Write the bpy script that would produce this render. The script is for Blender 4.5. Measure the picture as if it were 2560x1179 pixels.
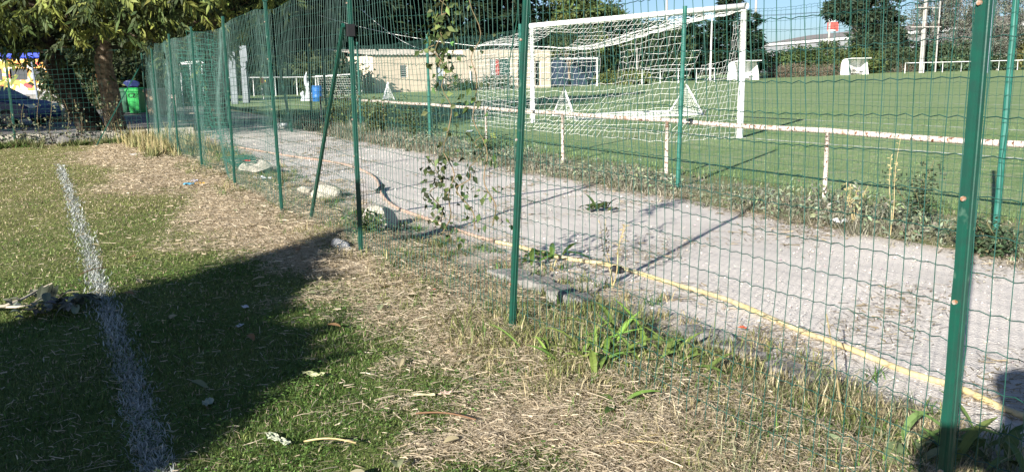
import bpy, bmesh, math, random
import numpy as np
from mathutils import Vector, Matrix
random.seed(7); rng = np.random.default_rng(7)
sc = bpy.context.scene
for o in list(bpy.data.objects): bpy.data.objects.remove(o)

# ------------------------------------------------------------------ camera, sky, sun, exposure
FPX, PITCH, ROLL, EYE = 2178.9, 0.1869, -0.0150, 1.3541
F_ = np.array([0, math.cos(PITCH), -math.sin(PITCH)]); R0 = np.array([1., 0, 0]); U0 = np.array([0, math.sin(PITCH), math.cos(PITCH)])
R_ = math.cos(ROLL) * R0 + math.sin(ROLL) * U0; U_ = -math.sin(ROLL) * R0 + math.cos(ROLL) * U0
cam = bpy.data.cameras.new('camera'); cam.sensor_width = 36; cam.lens = 36 * FPX / 2560; cam.clip_start = 0.05; cam.clip_end = 5000
camo = bpy.data.objects.new('camera', cam); sc.collection.objects.link(camo)
camo.matrix_world = Matrix([[R_[0], U_[0], -F_[0], 0], [R_[1], U_[1], -F_[1], 0], [R_[2], U_[2], -F_[2], EYE], [0, 0, 0, 1]])
sc.camera = camo

SUN_AZ = (0.478, 0.878); SUN_EL = math.radians(21.3)
world = bpy.data.worlds.new('World'); sc.world = world; world.use_nodes = True
nt = world.node_tree; bg = nt.nodes['Background']
sky = nt.nodes.new('ShaderNodeTexSky'); sky.sky_type = 'NISHITA'; sky.sun_disc = False
sky.sun_elevation = SUN_EL; sky.sun_rotation = math.atan2(-SUN_AZ[0], -SUN_AZ[1]); sky.air_density = 0.75; sky.dust_density = 0.65; sky.ozone_density = 4.0
nt.links.new(sky.outputs[0], bg.inputs[0]); bg.inputs[1].default_value = 0.05
sun = bpy.data.lights.new('sun', 'SUN'); sun.energy = 5.0; sun.angle = math.radians(0.5); sun.color = (1.0, 0.95, 0.88)
suno = bpy.data.objects.new('sun', sun); sc.collection.objects.link(suno)
suno.rotation_euler = Vector((SUN_AZ[0] * math.cos(SUN_EL), SUN_AZ[1] * math.cos(SUN_EL), -math.sin(SUN_EL))).to_track_quat('-Z', 'Y').to_euler()
suno.location = (-10, -20, 12)
vs = sc.view_settings; vs.view_transform = 'Standard'; vs.look = 'None'; vs.gamma = 1; vs.exposure = 1.35; vs.use_curve_mapping = False
sc.cycles.max_bounces = 6; sc.cycles.diffuse_bounces = 3; sc.cycles.transparent_max_bounces = 6

# ------------------------------------------------------------------ places: d runs along the fence, n across it
D2 = np.array([-0.47378, 0.88064]); N2 = np.array([0.88064, 0.47378])
def W(n, d, z=0.0):
    return np.array([n * N2[0] + d * D2[0], n * N2[1] + d * D2[1], z])
def ND(p): return float(p[0] * N2[0] + p[1] * N2[1]), float(p[0] * D2[0] + p[1] * D2[1])
def ray(px, py): return F_ + (px - 1280) / FPX * R_ + (589.5 - py) / FPX * U_
def G(px, py, z=0.0):
    r = ray(px, py); t = (z - EYE) / r[2]; return np.array([0, 0, EYE]) + r * t
def AT(px, py, y):
    r = ray(px, py); return np.array([0, 0, EYE]) + r * (y / r[1])
def ONA(px, py, n):
    r = ray(px, py); t = n / (r[0] * N2[0] + r[1] * N2[1]); return np.array([0, 0, EYE]) + r * t
def ss(a, b, x): t = np.clip((x - a) / (b - a), 0, 1); return t * t * (3 - 2 * t)
_ph = rng.uniform(0, 6.28, (6, 8)); _fr = rng.normal(0, 1, (6, 8, 2))
def noise2(x, y, s=1.0, k=0):
    v = 0
    for i in range(8): v = v + np.sin((_fr[k, i, 0] * x + _fr[k, i, 1] * y) * s * (1 + i * 0.25) + _ph[k, i])
    return v / 4.0     # about -1..1

# ------------------------------------------------------------------ materials
def lin(h):
    c = [int(h[i:i + 2], 16) / 255 for i in (0, 2, 4)]
    return tuple(x / 12.92 if x <= 0.04045 else ((x + 0.055) / 1.055) ** 2.4 for x in c)
MATS = {}
def mat(name, col=(0.5, 0.5, 0.5), col2=None, scale=5.0, rough=0.8, spec=0.3, bump=0.0, bscale=None, vcol=False, translucent=0.0,
        metal=0.0, lo=0.4, hi=0.6, detail=4.0, col3=None, scale3=1.0, lo3=.45, hi3=.6):
    if name in MATS: return MATS[name]
    m = bpy.data.materials.new(name); m.use_nodes = True; t = m.node_tree; n = t.nodes; L = t.links
    b = n['Principled BSDF']; b.inputs['Roughness'].default_value = rough; b.inputs['Specular IOR Level'].default_value = spec
    b.inputs['Metallic'].default_value = metal
    geo = n.new('ShaderNodeNewGeometry')
    out = None
    def nz(sc_, det=detail):
        q = n.new('ShaderNodeTexNoise'); q.inputs['Scale'].default_value = sc_; q.inputs['Detail'].default_value = det
        L.new(geo.outputs['Position'], q.inputs['Vector']); return q
    def ramp(src, lo_, hi_):
        r = n.new('ShaderNodeMapRange'); r.inputs[1].default_value = lo_; r.inputs[2].default_value = hi_
        L.new(src, r.inputs[0]); return r.outputs[0]
    def mix(fac, a, b_, mode='MIX'):
        x = n.new('ShaderNodeMix'); x.data_type = 'RGBA'; x.blend_type = mode
        if isinstance(fac, float): x.inputs[0].default_value = fac
        else: L.new(fac, x.inputs[0])
        for i, s in ((6, a), (7, b_)):
            if isinstance(s, tuple): x.inputs[i].default_value = (*s[:3], 1)
            else: L.new(s, x.inputs[i])
        return x.outputs[2]
    cur = tuple(col)
    if vcol:
        a = n.new('ShaderNodeAttribute'); a.attribute_name = 'Col'; cur = a.outputs['Color']
    if col2 is not None: cur = mix(ramp(nz(scale).outputs[0], lo, hi), cur, tuple(col2))
    if col3 is not None: cur = mix(ramp(nz(scale3, 6.0).outputs[0], lo3, hi3), cur, tuple(col3))
    if isinstance(cur, tuple): b.inputs['Base Color'].default_value = (*cur, 1)
    else: L.new(cur, b.inputs['Base Color'])
    if bump:
        bp = n.new('ShaderNodeBump'); bp.inputs['Strength'].default_value = bump; bp.inputs['Distance'].default_value = 0.02
        L.new(nz(bscale or scale * 3, 8.0).outputs[0], bp.inputs['Height']); L.new(bp.outputs[0], b.inputs['Normal'])
    if translucent:
        tr = n.new('ShaderNodeBsdfTranslucent'); mx = n.new('ShaderNodeMixShader'); mx.inputs[0].default_value = translucent
        if isinstance(cur, tuple): tr.inputs[0].default_value = (*cur, 1)
        else: L.new(cur, tr.inputs[0])
        L.new(b.outputs[0], mx.inputs[1]); L.new(tr.outputs[0], mx.inputs[2]); L.new(mx.outputs[0], n['Material Output'].inputs[0])
    MATS[name] = m; return m

# ------------------------------------------------------------------ mesh helpers
class MB:
    def __init__(s): s.v = []; s.q = []; s.t = []; s.p = []; s.c = []; s.n = 0
    def add(s, v, q=None, t=None, col=None, poly=None):
        v = np.asarray(v, float).reshape(-1, 3)
        if q is not None and len(q): s.q.append(np.asarray(q, int) + s.n)
        if t is not None and len(t): s.t.append(np.asarray(t, int) + s.n)
        if poly is not None:
            for f in poly: s.p.append([i + s.n for i in f])
        c = np.ones((len(v), 3)) if col is None else np.broadcast_to(np.asarray(col, float), (len(v), 3))
        s.v.append(v); s.c.append(c); s.n += len(v); return s
    def tube(s, pts, r, k=8, col=None, cap=True):
        pts = np.asarray(pts, float); m = len(pts); r = np.broadcast_to(np.asarray(r, float), (m,))
        tg = np.gradient(pts, axis=0); tg /= np.linalg.norm(tg, axis=1)[:, None] + 1e-12
        ref = np.array([0, 0, 1.]) if abs(tg[:, 2]).mean() < 0.8 else np.array([1., 0, 0])
        e1 = np.cross(tg, ref); e1 /= np.linalg.norm(e1, axis=1)[:, None] + 1e-12; e2 = np.cross(tg, e1)
        a = np.arange(k) / k * 2 * math.pi
        P = pts[:, None] + r[:, None, None] * (np.cos(a)[None, :, None] * e1[:, None] + np.sin(a)[None, :, None] * e2[:, None])
        i = np.arange(m - 1)[:, None] * k; j = np.arange(k)[None]; j2 = (j + 1) % k
        q = np.stack([i + j, i + j2, i + k + j2, i + k + j], -1).reshape(-1, 4)
        s.add(P.reshape(-1, 3), q=q, col=col, poly=[list(range(k)), list(range((m - 1) * k, m * k))[::-1]] if cap else None); return s
    def box(s, c, size, rz=0.0, col=None, M=None):
        x, y, z = [q / 2 for q in size]
        v = np.array([[i, j, k] for i in (-x, x) for j in (-y, y) for k in (-z, z)])
        if M is not None: v = v @ np.array(M).T
        ca, sa = math.cos(rz), math.sin(rz); v = v @ np.array([[ca, sa, 0], [-sa, ca, 0], [0, 0, 1]])
        s.add(v + np.asarray(c), q=[[0, 1, 3, 2], [4, 6, 7, 5], [0, 4, 5, 1], [2, 3, 7, 6], [0, 2, 6, 4], [1, 5, 7, 3]], col=col); return s
    def prism(s, poly, axis0, axis1, origin, depthv, col=None):
        P = np.array([np.asarray(origin) + a * np.asarray(axis0) + b * np.asarray(axis1) for a, b in poly]); k = len(P)
        V = np.concatenate([P, P + np.asarray(depthv)])
        s.add(V, q=[[i, (i + 1) % k, k + (i + 1) % k, k + i] for i in range(k)], poly=[list(range(k))[::-1], list(range(k, 2 * k))], col=col); return s
    def mesh(s, name, smooth=False):
        V = np.concatenate(s.v); C = np.concatenate(s.c)
        loops = []; tot = []
        if s.t: a = np.concatenate(s.t); loops.append(a.ravel()); tot.append(np.full(len(a), 3))
        if s.q: a = np.concatenate(s.q); loops.append(a.ravel()); tot.append(np.full(len(a), 4))
        if s.p:
            loops.append(np.array([i for f in s.p for i in f])); tot.append(np.array([len(f) for f in s.p]))
        loops = np.concatenate(loops); tot = np.concatenate(tot)
        me = bpy.data.meshes.new(name); me.vertices.add(len(V)); me.vertices.foreach_set('co', V.astype(np.float32).ravel())
        me.loops.add(len(loops)); me.loops.foreach_set('vertex_index', loops.astype(np.int32))
        me.polygons.add(len(tot)); st = np.concatenate([[0], np.cumsum(tot)[:-1]])
        me.polygons.foreach_set('loop_start', st.astype(np.int32)); me.polygons.foreach_set('loop_total', tot.astype(np.int32))
        me.polygons.foreach_set('use_smooth', np.full(len(tot), bool(smooth)))
        at = me.color_attributes.new('Col', 'FLOAT_COLOR', 'POINT')
        at.data.foreach_set('color', np.concatenate([C, np.ones((len(C), 1))], 1).astype(np.float32).ravel())
        me.update(calc_edges=True); me.validate(); return me
    def build(s, name, m, parent=None, smooth=False, kind=None):
        me = s.mesh(name, smooth); me.materials.append(m)
        o = bpy.data.objects.new(name, me); sc.collection.objects.link(o)
        if parent is not None:
            o.parent = parent; o.matrix_parent_inverse = PINV.get(parent.name, Matrix())
        if kind: o['kind'] = kind
        return o
PINV = {}
def empty(name, loc, label, cat, group=None):
    o = bpy.data.objects.new(name, None); sc.collection.objects.link(o); o.location = [float(x) for x in loc]; o.empty_display_size = 0.2
    PINV[o.name] = Matrix.Translation(Vector([float(x) for x in loc])).inverted()
    return tag(o, label, cat, group)
def tag(o, label, cat, group=None):
    o['label'] = label; o['category'] = cat
    if group: o['group'] = group
    return o
def struct(o): o['kind'] = 'structure'; return o
def bev(o, w=0.01, seg=2):
    b = o.modifiers.new('bevel', 'BEVEL'); b.width = w; b.segments = seg; b.limit_method = 'ANGLE'; return o

def diamonds(mb, P, dirv, nrm, L, Wd, col, fold=0.0):
    """leaf shaped diamonds: base P, pointing along dirv, face normal nrm"""
    m = len(P); dirv = dirv / (np.linalg.norm(dirv, axis=1)[:, None] + 1e-9)
    sd = np.cross(dirv, nrm); sd /= np.linalg.norm(sd, axis=1)[:, None] + 1e-9
    nn = np.cross(sd, dirv); L = np.broadcast_to(L, (m,))[:, None]; Wd = np.broadcast_to(Wd, (m,))[:, None]
    a = P; b = P + dirv * L * 0.45 + sd * Wd * 0.5 + nn * fold * Wd; c = P + dirv * L - np.array([0, 0, 1]) * L * 0.12; d = P + dirv * L * 0.45 - sd * Wd * 0.5 + nn * fold * Wd
    V = np.stack([a, b, c, d], 1).reshape(-1, 3); i = np.arange(m)[:, None] * 4
    T = np.concatenate([i + np.array([0, 1, 2]), i + np.array([0, 2, 3])])
    col = np.broadcast_to(col, (m, 3)); mb.add(V, t=T, col=np.repeat(col, 4, axis=0))
def rdir(m): v = rng.normal(0, 1, (m, 3)); return v / np.linalg.norm(v, axis=1)[:, None]
def vary(c, m, s=0.25):
    c = np.asarray(c); k = np.exp(rng.normal(0, s, (m, 1))); h = rng.normal(0, s * 0.25, (m, 3)); return np.clip(c * k * (1 + h), 0.002, 0.95)

def blades(mb, P, H, Wd, lean, col, flat=False, az=None):
    """curved grass blades (quad + tip triangle)"""
    m = len(P); a = rng.uniform(0, 6.283, m) if az is None else az; H = np.broadcast_to(H, (m,)); Wd = np.broadcast_to(Wd, (m,)); lean = np.broadcast_to(lean, (m,))
    dv = np.stack([np.cos(a), np.sin(a), np.zeros(m)], 1); sd = np.stack([-np.sin(a), np.cos(a), np.zeros(m)], 1)
    up = np.array([0, 0, 1.])
    mid = P + up * (H * (0.55 - 0.15 * lean))[:, None] + dv * (H * lean * 0.35)[:, None]
    tip = P + up * (H * (1.0 - 0.55 * lean))[:, None] + dv * (H * lean * 0.95)[:, None]
    w = sd * (Wd * 0.5)[:, None]
    col = np.broadcast_to(col, (m, 3)); nr = np.hypot(P[:, 0], P[:, 1]) < 6.5; fr = ~nr
    V = np.stack([P - w, P + w, mid + w * 0.8, mid - w * 0.8, tip], 1)
    if nr.any():
        i = np.arange(int(nr.sum()))[:, None] * 5
        mb.add(V[nr].reshape(-1, 3), t=np.concatenate([i + np.array([0, 1, 2]), i + np.array([0, 2, 3]), i + np.array([3, 2, 4])]), col=np.repeat(col[nr], 5, axis=0))
    if fr.any():
        i = np.arange(int(fr.sum()))[:, None] * 3
        mb.add(V[fr][:, [0, 1, 4]].reshape(-1, 3), t=i + np.array([[0, 1, 2]]), col=np.repeat(col[fr], 3, axis=0))

def grid_sheet(name, n0, n1, d0, d1, sn, sd, z, m, edge=0.0, bumpz=0.0):
    nn = np.linspace(n0, n1, sn); dd = np.linspace(d0, d1, sd); A, B = np.meshgrid(nn, dd, indexing='ij')
    A = A.copy()
    if edge:
        e = noise2(B, B * 0.3, 1.6, 2) * edge; e2 = noise2(B, B * 0.2 + 9, 1.3, 3) * edge
        w = (A - n0) / (n1 - n0); A = A + e * (1 - w) ** 4 + e2 * w ** 4
    V = A[..., None] * np.array([*N2, 0]) + B[..., None] * np.array([*D2, 0]); V[..., 2] = z + bumpz * noise2(A, B, 3.0, 1)
    i = (np.arange(sn - 1)[:, None] * sd + np.arange(sd - 1)[None]).ravel()
    mb = MB().add(V.reshape(-1, 3), q=np.stack([i, i + sd, i + sd + 1, i + 1], 1)); return struct(mb.build(name, m, smooth=True))

# ------------------------------------------------------------------ materials list
M_green = mat('green_paint', (0.006, 0.060, 0.040), (0.009, 0.050, 0.036), 30, 0.38, 0.5, bump=0.03, bscale=200, col3=(0.05, 0.11, 0.08), scale3=14, lo3=.66, hi3=.72)
M_greenB = mat('green_paint_faded', (0.012, 0.10, 0.075), (0.02, 0.13, 0.10), 12, 0.5, 0.4)
M_wire = mat('green_wire', (0.008, 0.054, 0.040), (0.022, 0.075, 0.060), 9, 0.5, 0.3)
M_white = mat('white_paint', (0.80, 0.80, 0.78), (0.66, 0.66, 0.62), 6, 0.45, 0.4, lo=.5, hi=.75)
M_rust = mat('white_rusty', (0.60, 0.52, 0.45), (0.15, 0.065, 0.035), 30, 0.7, 0.25, bump=0.4, bscale=60, lo=0.55, hi=0.62, detail=9, col3=(0.34, 0.21, 0.14), scale3=7, lo3=.60, hi3=.70)
M_net = mat('net_cord', (0.70, 0.70, 0.66), rough=0.8)
M_conc = mat('concrete', (0.24, 0.23, 0.21), (0.15, 0.145, 0.135), 9, 0.9, 0.2, bump=0.5, bscale=60)
M_bould = mat('pale_stone', (0.47, 0.435, 0.36), (0.32, 0.30, 0.24), 7, 0.9, 0.2, bump=0.5, bscale=40, col3=(0.20, 0.21, 0.10), scale3=4, lo3=.58, hi3=.75)
M_leaf = mat('leaf', vcol=True, rough=0.6, spec=0.25, translucent=0.3)
M_grass = mat('grass_blade', vcol=True, rough=0.55, spec=0.3, translucent=0.35)
M_bark = mat('bark', (0.16, 0.125, 0.09), (0.07, 0.055, 0.04), 14, 0.95, 0.1, bump=0.9, bscale=25)
M_barkpale = mat('bark_pale', (0.30, 0.24, 0.17), (0.13, 0.10, 0.075), 11, 0.95, 0.1, bump=0.9, bscale=25)
M_black = mat('black_rubber', (0.015, 0.015, 0.016), rough=0.6)

# ------------------------------------------------------------------ the setting
V = np.array([[-600, -100, -0.25], [600, -100, -0.25], [600, 1200, -0.25], [-600, 1200, -0.25]])
struct(MB().add(V, q=[[0, 1, 2, 3]]).build('ground', mat('rough_ground', (0.16, 0.14, 0.09), (0.10, 0.12, 0.05), 0.4, 0.95, 0.1)))
grid_sheet('lawn', -14, 2.5, -9, 20.6, 130, 210, -0.012, mat('lawn_soil', vcol=True, rough=.95, spec=.1, bump=.6, bscale=40), bumpz=0.006)
M_gravel = mat('gravel', (0.61, 0.57, 0.52), None, .8, 0.95, 0.15, bump=0.6, bscale=85, lo=.35, hi=.7, col3=(0.64, 0.605, 0.555), scale3=55, vcol=True, lo3=.58, hi3=.72)
grid_sheet('path', 2.45, 6.1, -9, 24.5, 48, 300, -0.006, M_gravel, edge=0.13, bumpz=0.004)
grid_sheet('verge', 5.9, 8.2, -9, 26, 14, 160, -0.002, mat('verge_soil', (0.22, 0.21, 0.125), (0.15, 0.17, 0.075), 3, 0.95, 0.1, bump=0.5), edge=0.1)
M_pitch = mat('pitch_turf', (0.135, 0.215, 0.078), (0.20, 0.27, 0.125), .33, 0.9, 0.15, bump=0.5, bscale=22, lo=.35, hi=.65, detail=7, col3=(0.26, 0.29, 0.17), scale3=4.5, lo3=.50, hi3=.66)
pm = MB(); xs = np.linspace(-60, 130, 60); ys = np.linspace(0, 150, 60)
def pitch_z(x, y): return 0.004 + 0.5 * ss(88, 116, y) * ss(30, 60, x)
nn = np.concatenate([np.linspace(7.6, 30, 40), np.linspace(33, 170, 50)]); dd = np.linspace(-60, 125, 150)
A, B = np.meshgrid(nn, dd, indexing='ij'); P = A[..., None] * np.array([*N2, 0]) + B[..., None] * np.array([*D2, 0]); P[..., 2] = pitch_z(P[..., 0], P[..., 1])
i = (np.arange(len(nn) - 1)[:, None] * len(dd) + np.arange(len(dd) - 1)[None]).ravel()
struct(MB().add(P.reshape(-1, 3), q=np.stack([i, i + len(dd), i + len(dd) + 1, i + 1], 1)).build('pitch', M_pitch, smooth=True))
M_yard = mat('yard_tarmac', (0.24, 0.23, 0.215), (0.14, 0.135, 0.125), 0.9, 0.95, 0.15, bump=0.5, bscale=60, lo=.35, hi=.7)
grid_sheet('yard', -60, 7.5, 20.9, 70, 30, 40, -0.16, M_yard)

# pitch markings (goal line, goal area, penalty area): sheets just above the turf
GP = np.array([4.48, 17.08]); GD = np.array([-math.sin(0.5586), math.cos(0.5586)]); GN = np.array([GD[1], -GD[0]])   # GN points into the field
def gp(u, v, z=0.0): p = GP + GD * u + GN * v; return np.array([p[0], p[1], z])
M_line = mat('line_paint', (0.62, 0.64, 0.58), (0.20, 0.24, 0.11), 6, 0.9, 0.1, lo=.45, hi=.62)
ln = MB()
def mark(a, b, w=0.11, z=0.0085):
    (u0, v0), (u1, v1) = a, b; steps = max(2, int(math.hypot(u1 - u0, v1 - v0) / 1.0)); T = np.linspace(0, 1, steps + 1)
    dv = np.array([u1 - u0, v1 - v0]); dv = dv / np.linalg.norm(dv); pv = np.array([-dv[1], dv[0]]) * w / 2
    Pm = []
    for t in T:
        c = np.array([u0, v0]) * (1 - t) + np.array([u1, v1]) * t
        for s_ in (1, -1): q = gp(*(c + s_ * pv)); q[2] = pitch_z(q[0], q[1]) + 0.0045; Pm.append(q)
    k = np.arange(steps)[:, None] * 2; ln.add(Pm, q=k + np.array([[0, 1, 3, 2]]))
mark((-27, 0.02), (39, 0.02)); mark((-5.5, 0.1), (-5.5, 5.5)); mark((-5.5, 5.5), (12.8, 5.5)); mark((12.8, 0.1), (12.8, 5.5))
mark((-16.5, 0.1), (-16.5, 16.5)); mark((-16.5, 16.5), (23.8, 16.5)); mark((23.8, 0.1), (23.8, 16.5)); mark((-27, 0.1), (-27, 90)); mark((-27, 50), (39, 50))
struct(ln.build('pitch_marking', M_line))

# ------------------------------------------------------------------ wire fences
def wires(mb, P, r, e1, e2, k=3):
    """P [m,nodes,3]: m wires as thin prisms with fixed cross axes"""
    m, c, _ = P.shape; a = np.arange(k) / k * 2 * math.pi + 0.5
    off = r * (np.cos(a)[:, None] * e1 + np.sin(a)[:, None] * e2)
    V = P[:, :, None] + off[None, None]
    base = (np.arange(m)[:, None, None] * c + np.arange(c - 1)[None, :, None]) * k; j = np.arange(k)[None, None]; j2 = (j + 1) % k
    q = np.stack([base + j, base + j2, base + k + j2, base + k + j], -1).reshape(-1, 4); mb.add(V.reshape(-1, 3), q=q)
def wire_panel(a, b, H, dx=0.055, dz=0.1, r=0.00135, bulge=0.03, jit=0.004, z0=0.02, sag=0.0, seed=0, crimp=0.004, taper=0.0, H2=None):
    a = np.asarray(a, float); b = np.asarray(b, float); L = np.linalg.norm((b - a)[:2]); t = (b - a) / L; t[2] = 0; up = np.array([0, 0, 1.]); nv = np.array([t[1], -t[0], 0])
    g = np.random.default_rng(seed + 11); nu = max(3, int(L / dx)); us = np.linspace(0, 1, nu + 1)
    zs = np.arange(z0, H + 1e-6, dz); zs = np.sort(np.concatenate([zs, [H - 0.035]])); nz_ = len(zs)
    ph = g.uniform(0, 6.28, 6)
    def pos(u, z):
        env = np.sin(np.pi * np.clip(u, 0, 1)); hz = z / H
        hh = 1.0 if H2 is None else (1 - u) + u * (H2 / H)
        off = bulge * env * (np.sin(3.1 * u * L + ph[0]) * 0.5 + np.sin(5 * hz + ph[1]) * 0.6 + 0.4) 
        dzv = sag * env * hz * -1 + 0.012 * env * np.sin(4 * u * L + ph[2] + 2 * hz) * hz
        du = 0.010 * env * np.sin(7 * hz + ph[3] + 3 * u) / L
        return a + (u + du)[..., None] * (b - a) + (z * hh + dzv)[..., None] * up + off[..., None] * nv
    mb = MB()
    U, Z = np.meshgrid(us, zs, indexing='ij'); P = pos(U, Z) + g.normal(0, jit * 0.45, (nu + 1, nz_, 1)) * t + g.normal(0, jit * 0.5, (nu + 1, nz_, 1)) * nv
    wires(mb, P, r, t, nv)
    uf = np.linspace(0, 1, nu * 2 + 1); U2, Z2 = np.meshgrid(uf, zs, indexing='ij')
    zig = np.where(np.arange(nu * 2 + 1) % 2 == 1, 1, -0.3) * crimp
    Q = pos(U2, Z2) + zig[:, None, None] * up + g.normal(0, jit * 0.35, (len(uf), nz_, 1)) * up
    wires(mb, Q.transpose(1, 0, 2) + nv * r * 2, r * 1.05, up, nv)
    return mb
def post_mesh(base, top, w=0.027, rot=0.0, flange=True):
    mb = MB(); base = np.asarray(base, float); top = np.asarray(top, float)
    h = w / 2; lip = 0.004
    prof = [(-h, -h), (-h * .35, -h), (-h * .22, -h - lip), (h * .22, -h - lip), (h * .35, -h), (h, -h), (h, -h * .3), (h + lip * .6, -h * .15), (h + lip * .6, h * .15), (h, h * .3), (h, h), (-h, h)] if flange else \
           [(h * math.cos(a), h * math.sin(a)) for a in np.arange(10) / 10 * 2 * math.pi]
    t = np.array([D2[0], D2[1], 0]); nv = np.array([N2[0], N2[1], 0])
    mb.prism(prof, -t * 1.0, nv, base, top - base); return mb
A_POST = [(-0.9, 0, 0), (1.38, 0.0, 0.0), (3.86, -0.15, 0.055), (6.25, 0, 0), (8.66, 0.03, -.03), (11.0, 0, 0), (13.4, 0, 0), (15.75, 0, 0), (18.3, 0, 0), (20.1, 0, 0)]
fa = empty('wire_fence', W(2.06, 6.25), 'tall green wire mesh fence running along the gravel path from near right to far left', 'fence', 'green mesh fences')
for k, (d, td, tn) in enumerate(A_POST):
    H = 2.04
    p = post_mesh(W(2.06, d, -0.1), W(2.06 + tn, d + td, H)).build('post', M_green, fa)
    if d < 9:
        for z in (0.28, 0.75, 1.02, 1.5, 1.85):
            bb = MB(); c = W(2.06 - 0.0135 - 0.004, d, z) + W(tn, td) * (z / H); bb.tube([c + W(0.002, 0), c - W(0.005, 0)], 0.0065, 8)
            bb.build('bolt', mat('bolt_steel', (0.35, 0.32, 0.28), (0.25, 0.12, 0.06), 60, .5, .5), p)
        cp = MB(); c = W(2.06 + tn, d + td, H); cp.box(c + [0, 0, .006], (0.040, 0.040, 0.012), math.atan2(D2[1], D2[0])); cp.build('post_cap', M_green, p)
for k in range(len(A_POST) - 1):
    d0, t0, n0 = A_POST[k]; d1, t1, n1 = A_POST[k + 1]
    far = d0 > 8
    mb = wire_panel(W(2.10, d0), W(2.10, d1), 2.0, seed=k, bulge=0.05 if k != 5 else 0.09, r=0.0016 if not far else 0.0019, sag=-0.05 if k in (3, 4) else 0.02)
    mb.build('wire_mesh', M_wire, fa, kind='stuff')
# braces
def brace(parent, a, b, w=0.040):
    a = np.asarray(a, float); b = np.asarray(b, float); mb = MB(); h = w / 2; ax = b - a; ax /= np.linalg.norm(ax)
    s1 = np.cross(ax, [N2[0], N2[1], 0]); s1 /= np.linalg.norm(s1); s2 = np.cross(ax, s1)
    mb.prism([(-h, -h * .5), (h, -h * .5), (h, h * .5), (h * .3, h * .5), (h * .2, h * .15), (-h * .2, h * .15), (-h * .3, h * .5), (-h, h * .5)], s1, s2, a, b - a)
    o = mb.build('brace', M_green, parent); L = np.linalg.norm(b - a)
    for t in np.arange(0.15, L, 0.28):
        c = a + ax * t - s2 * h * .5; m2 = MB(); m2.tube([c + s2 * .002, c - s2 * 0.004], 0.006, 6); m2.build('rivet', mat('rivet', (0.45, 0.45, 0.42), rough=.4, metal=.6), o)
brace(fa, G(775, 560, -0.02), W(2.03, 6.32, 1.70))
clamp = MB().box(W(2.06, 6.25, 1.66), (0.05, 0.05, 0.085), math.atan2(D2[1], D2[0])); clamp.build('clamp', M_black, fa)
brace(fa, G(240, 366, -0.02), W(2.03, 20.02, 1.62))
# tie cable hanging at the second post
cb = MB(); q = [W(2.02 + .055 * z / 2, 3.86 - 0.15 * z / 2, z) + W(-.03 + .02 * math.sin(9 * z), .02 * math.cos(13 * z)) for z in np.linspace(1.2, 2.0, 26)]
cb.tube(q, 0.003, 5); cb.build('tie_cable', M_green, fa)

# second fence beyond the path
B_POST = [-2.8, 0.3, 4.04, 7.86, 11.55, 15.05, 19.0, 22.99]
fb = empty('wire_fence', W(6.4, 7.86), 'green mesh fence beyond the path, in front of the white railing', 'fence', 'green mesh fences')
for d in B_POST:
    ln_ = 0.03 if d == 7.86 else 0.0
    post_mesh(W(6.4, d, -0.1), W(6.4 + ln_, d - ln_, 2.03), w=0.05, flange=False).build('post', M_greenB, fb, smooth=False)
for k in range(len(B_POST) - 1):
    wire_panel(W(6.36, B_POST[k]), W(6.36, B_POST[k + 1]), 1.98, seed=30 + k, dx=0.06, bulge=0.05, r=0.0016 if k < 4 else 0.0021, sag=0.03).build('wire_mesh', M_wire, fb, kind='stuff')
# cross fence at the end of the lawn, left
fc = empty('wire_fence', W(-0.44, 20.75), 'green mesh fence closing the end of the lawn, overgrown with climbing weeds', 'fence', 'green mesh fences')
Cn = [-5.6, -2.95, -0.44, 2.0]
for n in Cn[:-1]:
    post_mesh(W(n, 20.75, -0.1), W(n, 20.8, 1.98), w=0.045).build('post', M_green, fc)
for k in range(3):
    wire_panel(W(Cn[k], 20.72), W(Cn[k + 1], 20.72), 1.95, seed=50 + k, dx=0.1, dz=0.1, r=0.0024, bulge=0.03).build('wire_mesh', M_wire, fc, kind='stuff')
# sagging gate panel across the end of the path
gt = empty('mesh_gate', W(4.6, 21.0), 'sagging dark green mesh gate panel across the far end of the path', 'gate')
for (n, d, tn, td, H) in ((2.6, 20.9, 0.0, .1, 1.9), (3.95, 21.0, -.12, .1, 1.75), (5.35, 21.0, -.22, .1, 1.8), (6.3, 21.2, -.05, 0, 1.9)):
    post_mesh(W(n, d, -0.05), W(n + tn, d + td, H), w=0.05).build('post', M_green, gt)
for k, (n0, n1) in enumerate(((2.6, 3.95), (3.95, 5.35), (5.35, 6.3))):
    wire_panel(W(n0, 21.0), W(n1, 21.05), 1.75, seed=60 + k, dx=0.06, r=0.0024, bulge=0.12, sag=0.1).build('wire_mesh', M_wire, gt, kind='stuff')

# ------------------------------------------------------------------ railing (white, rusty)
def railing(name, n, ds, H, r, label, m, pts=None, group='white field railings'):
    P0 = [W(n, d) for d in ds] if pts is None else [np.asarray(p, float) for p in pts]
    e = empty(name, P0[len(P0) // 2], label, 'railing', group)
    top = np.array([p + [0, 0, H] for p in P0]); 
    fine = []
    for a, b in zip(top[:-1], top[1:]):
        for t in np.linspace(0, 1, 6, endpoint=False): fine.append(a * (1 - t) + b * t + [0, 0, -0.012 * math.sin(math.pi * t)])
    fine.append(top[-1]); MB().tube(fine, r, 12).build('rail', m, e, smooth=True)
    for p in P0: MB().tube([p + [0, 0, -.08], p + [0, 0, H - r * .5]], r * 0.82, 10).build('post', m, e, smooth=True)
    return e
railing('railing', 6.78, [1.2, 3.7, 6.06, 8.55, 10.98, 13.49, 15.96, 18.56, 21.0, 23.4], 0.735, 0.027, 'white tubular railing with rusty peeling paint behind the far mesh fence', M_rust)
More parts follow.
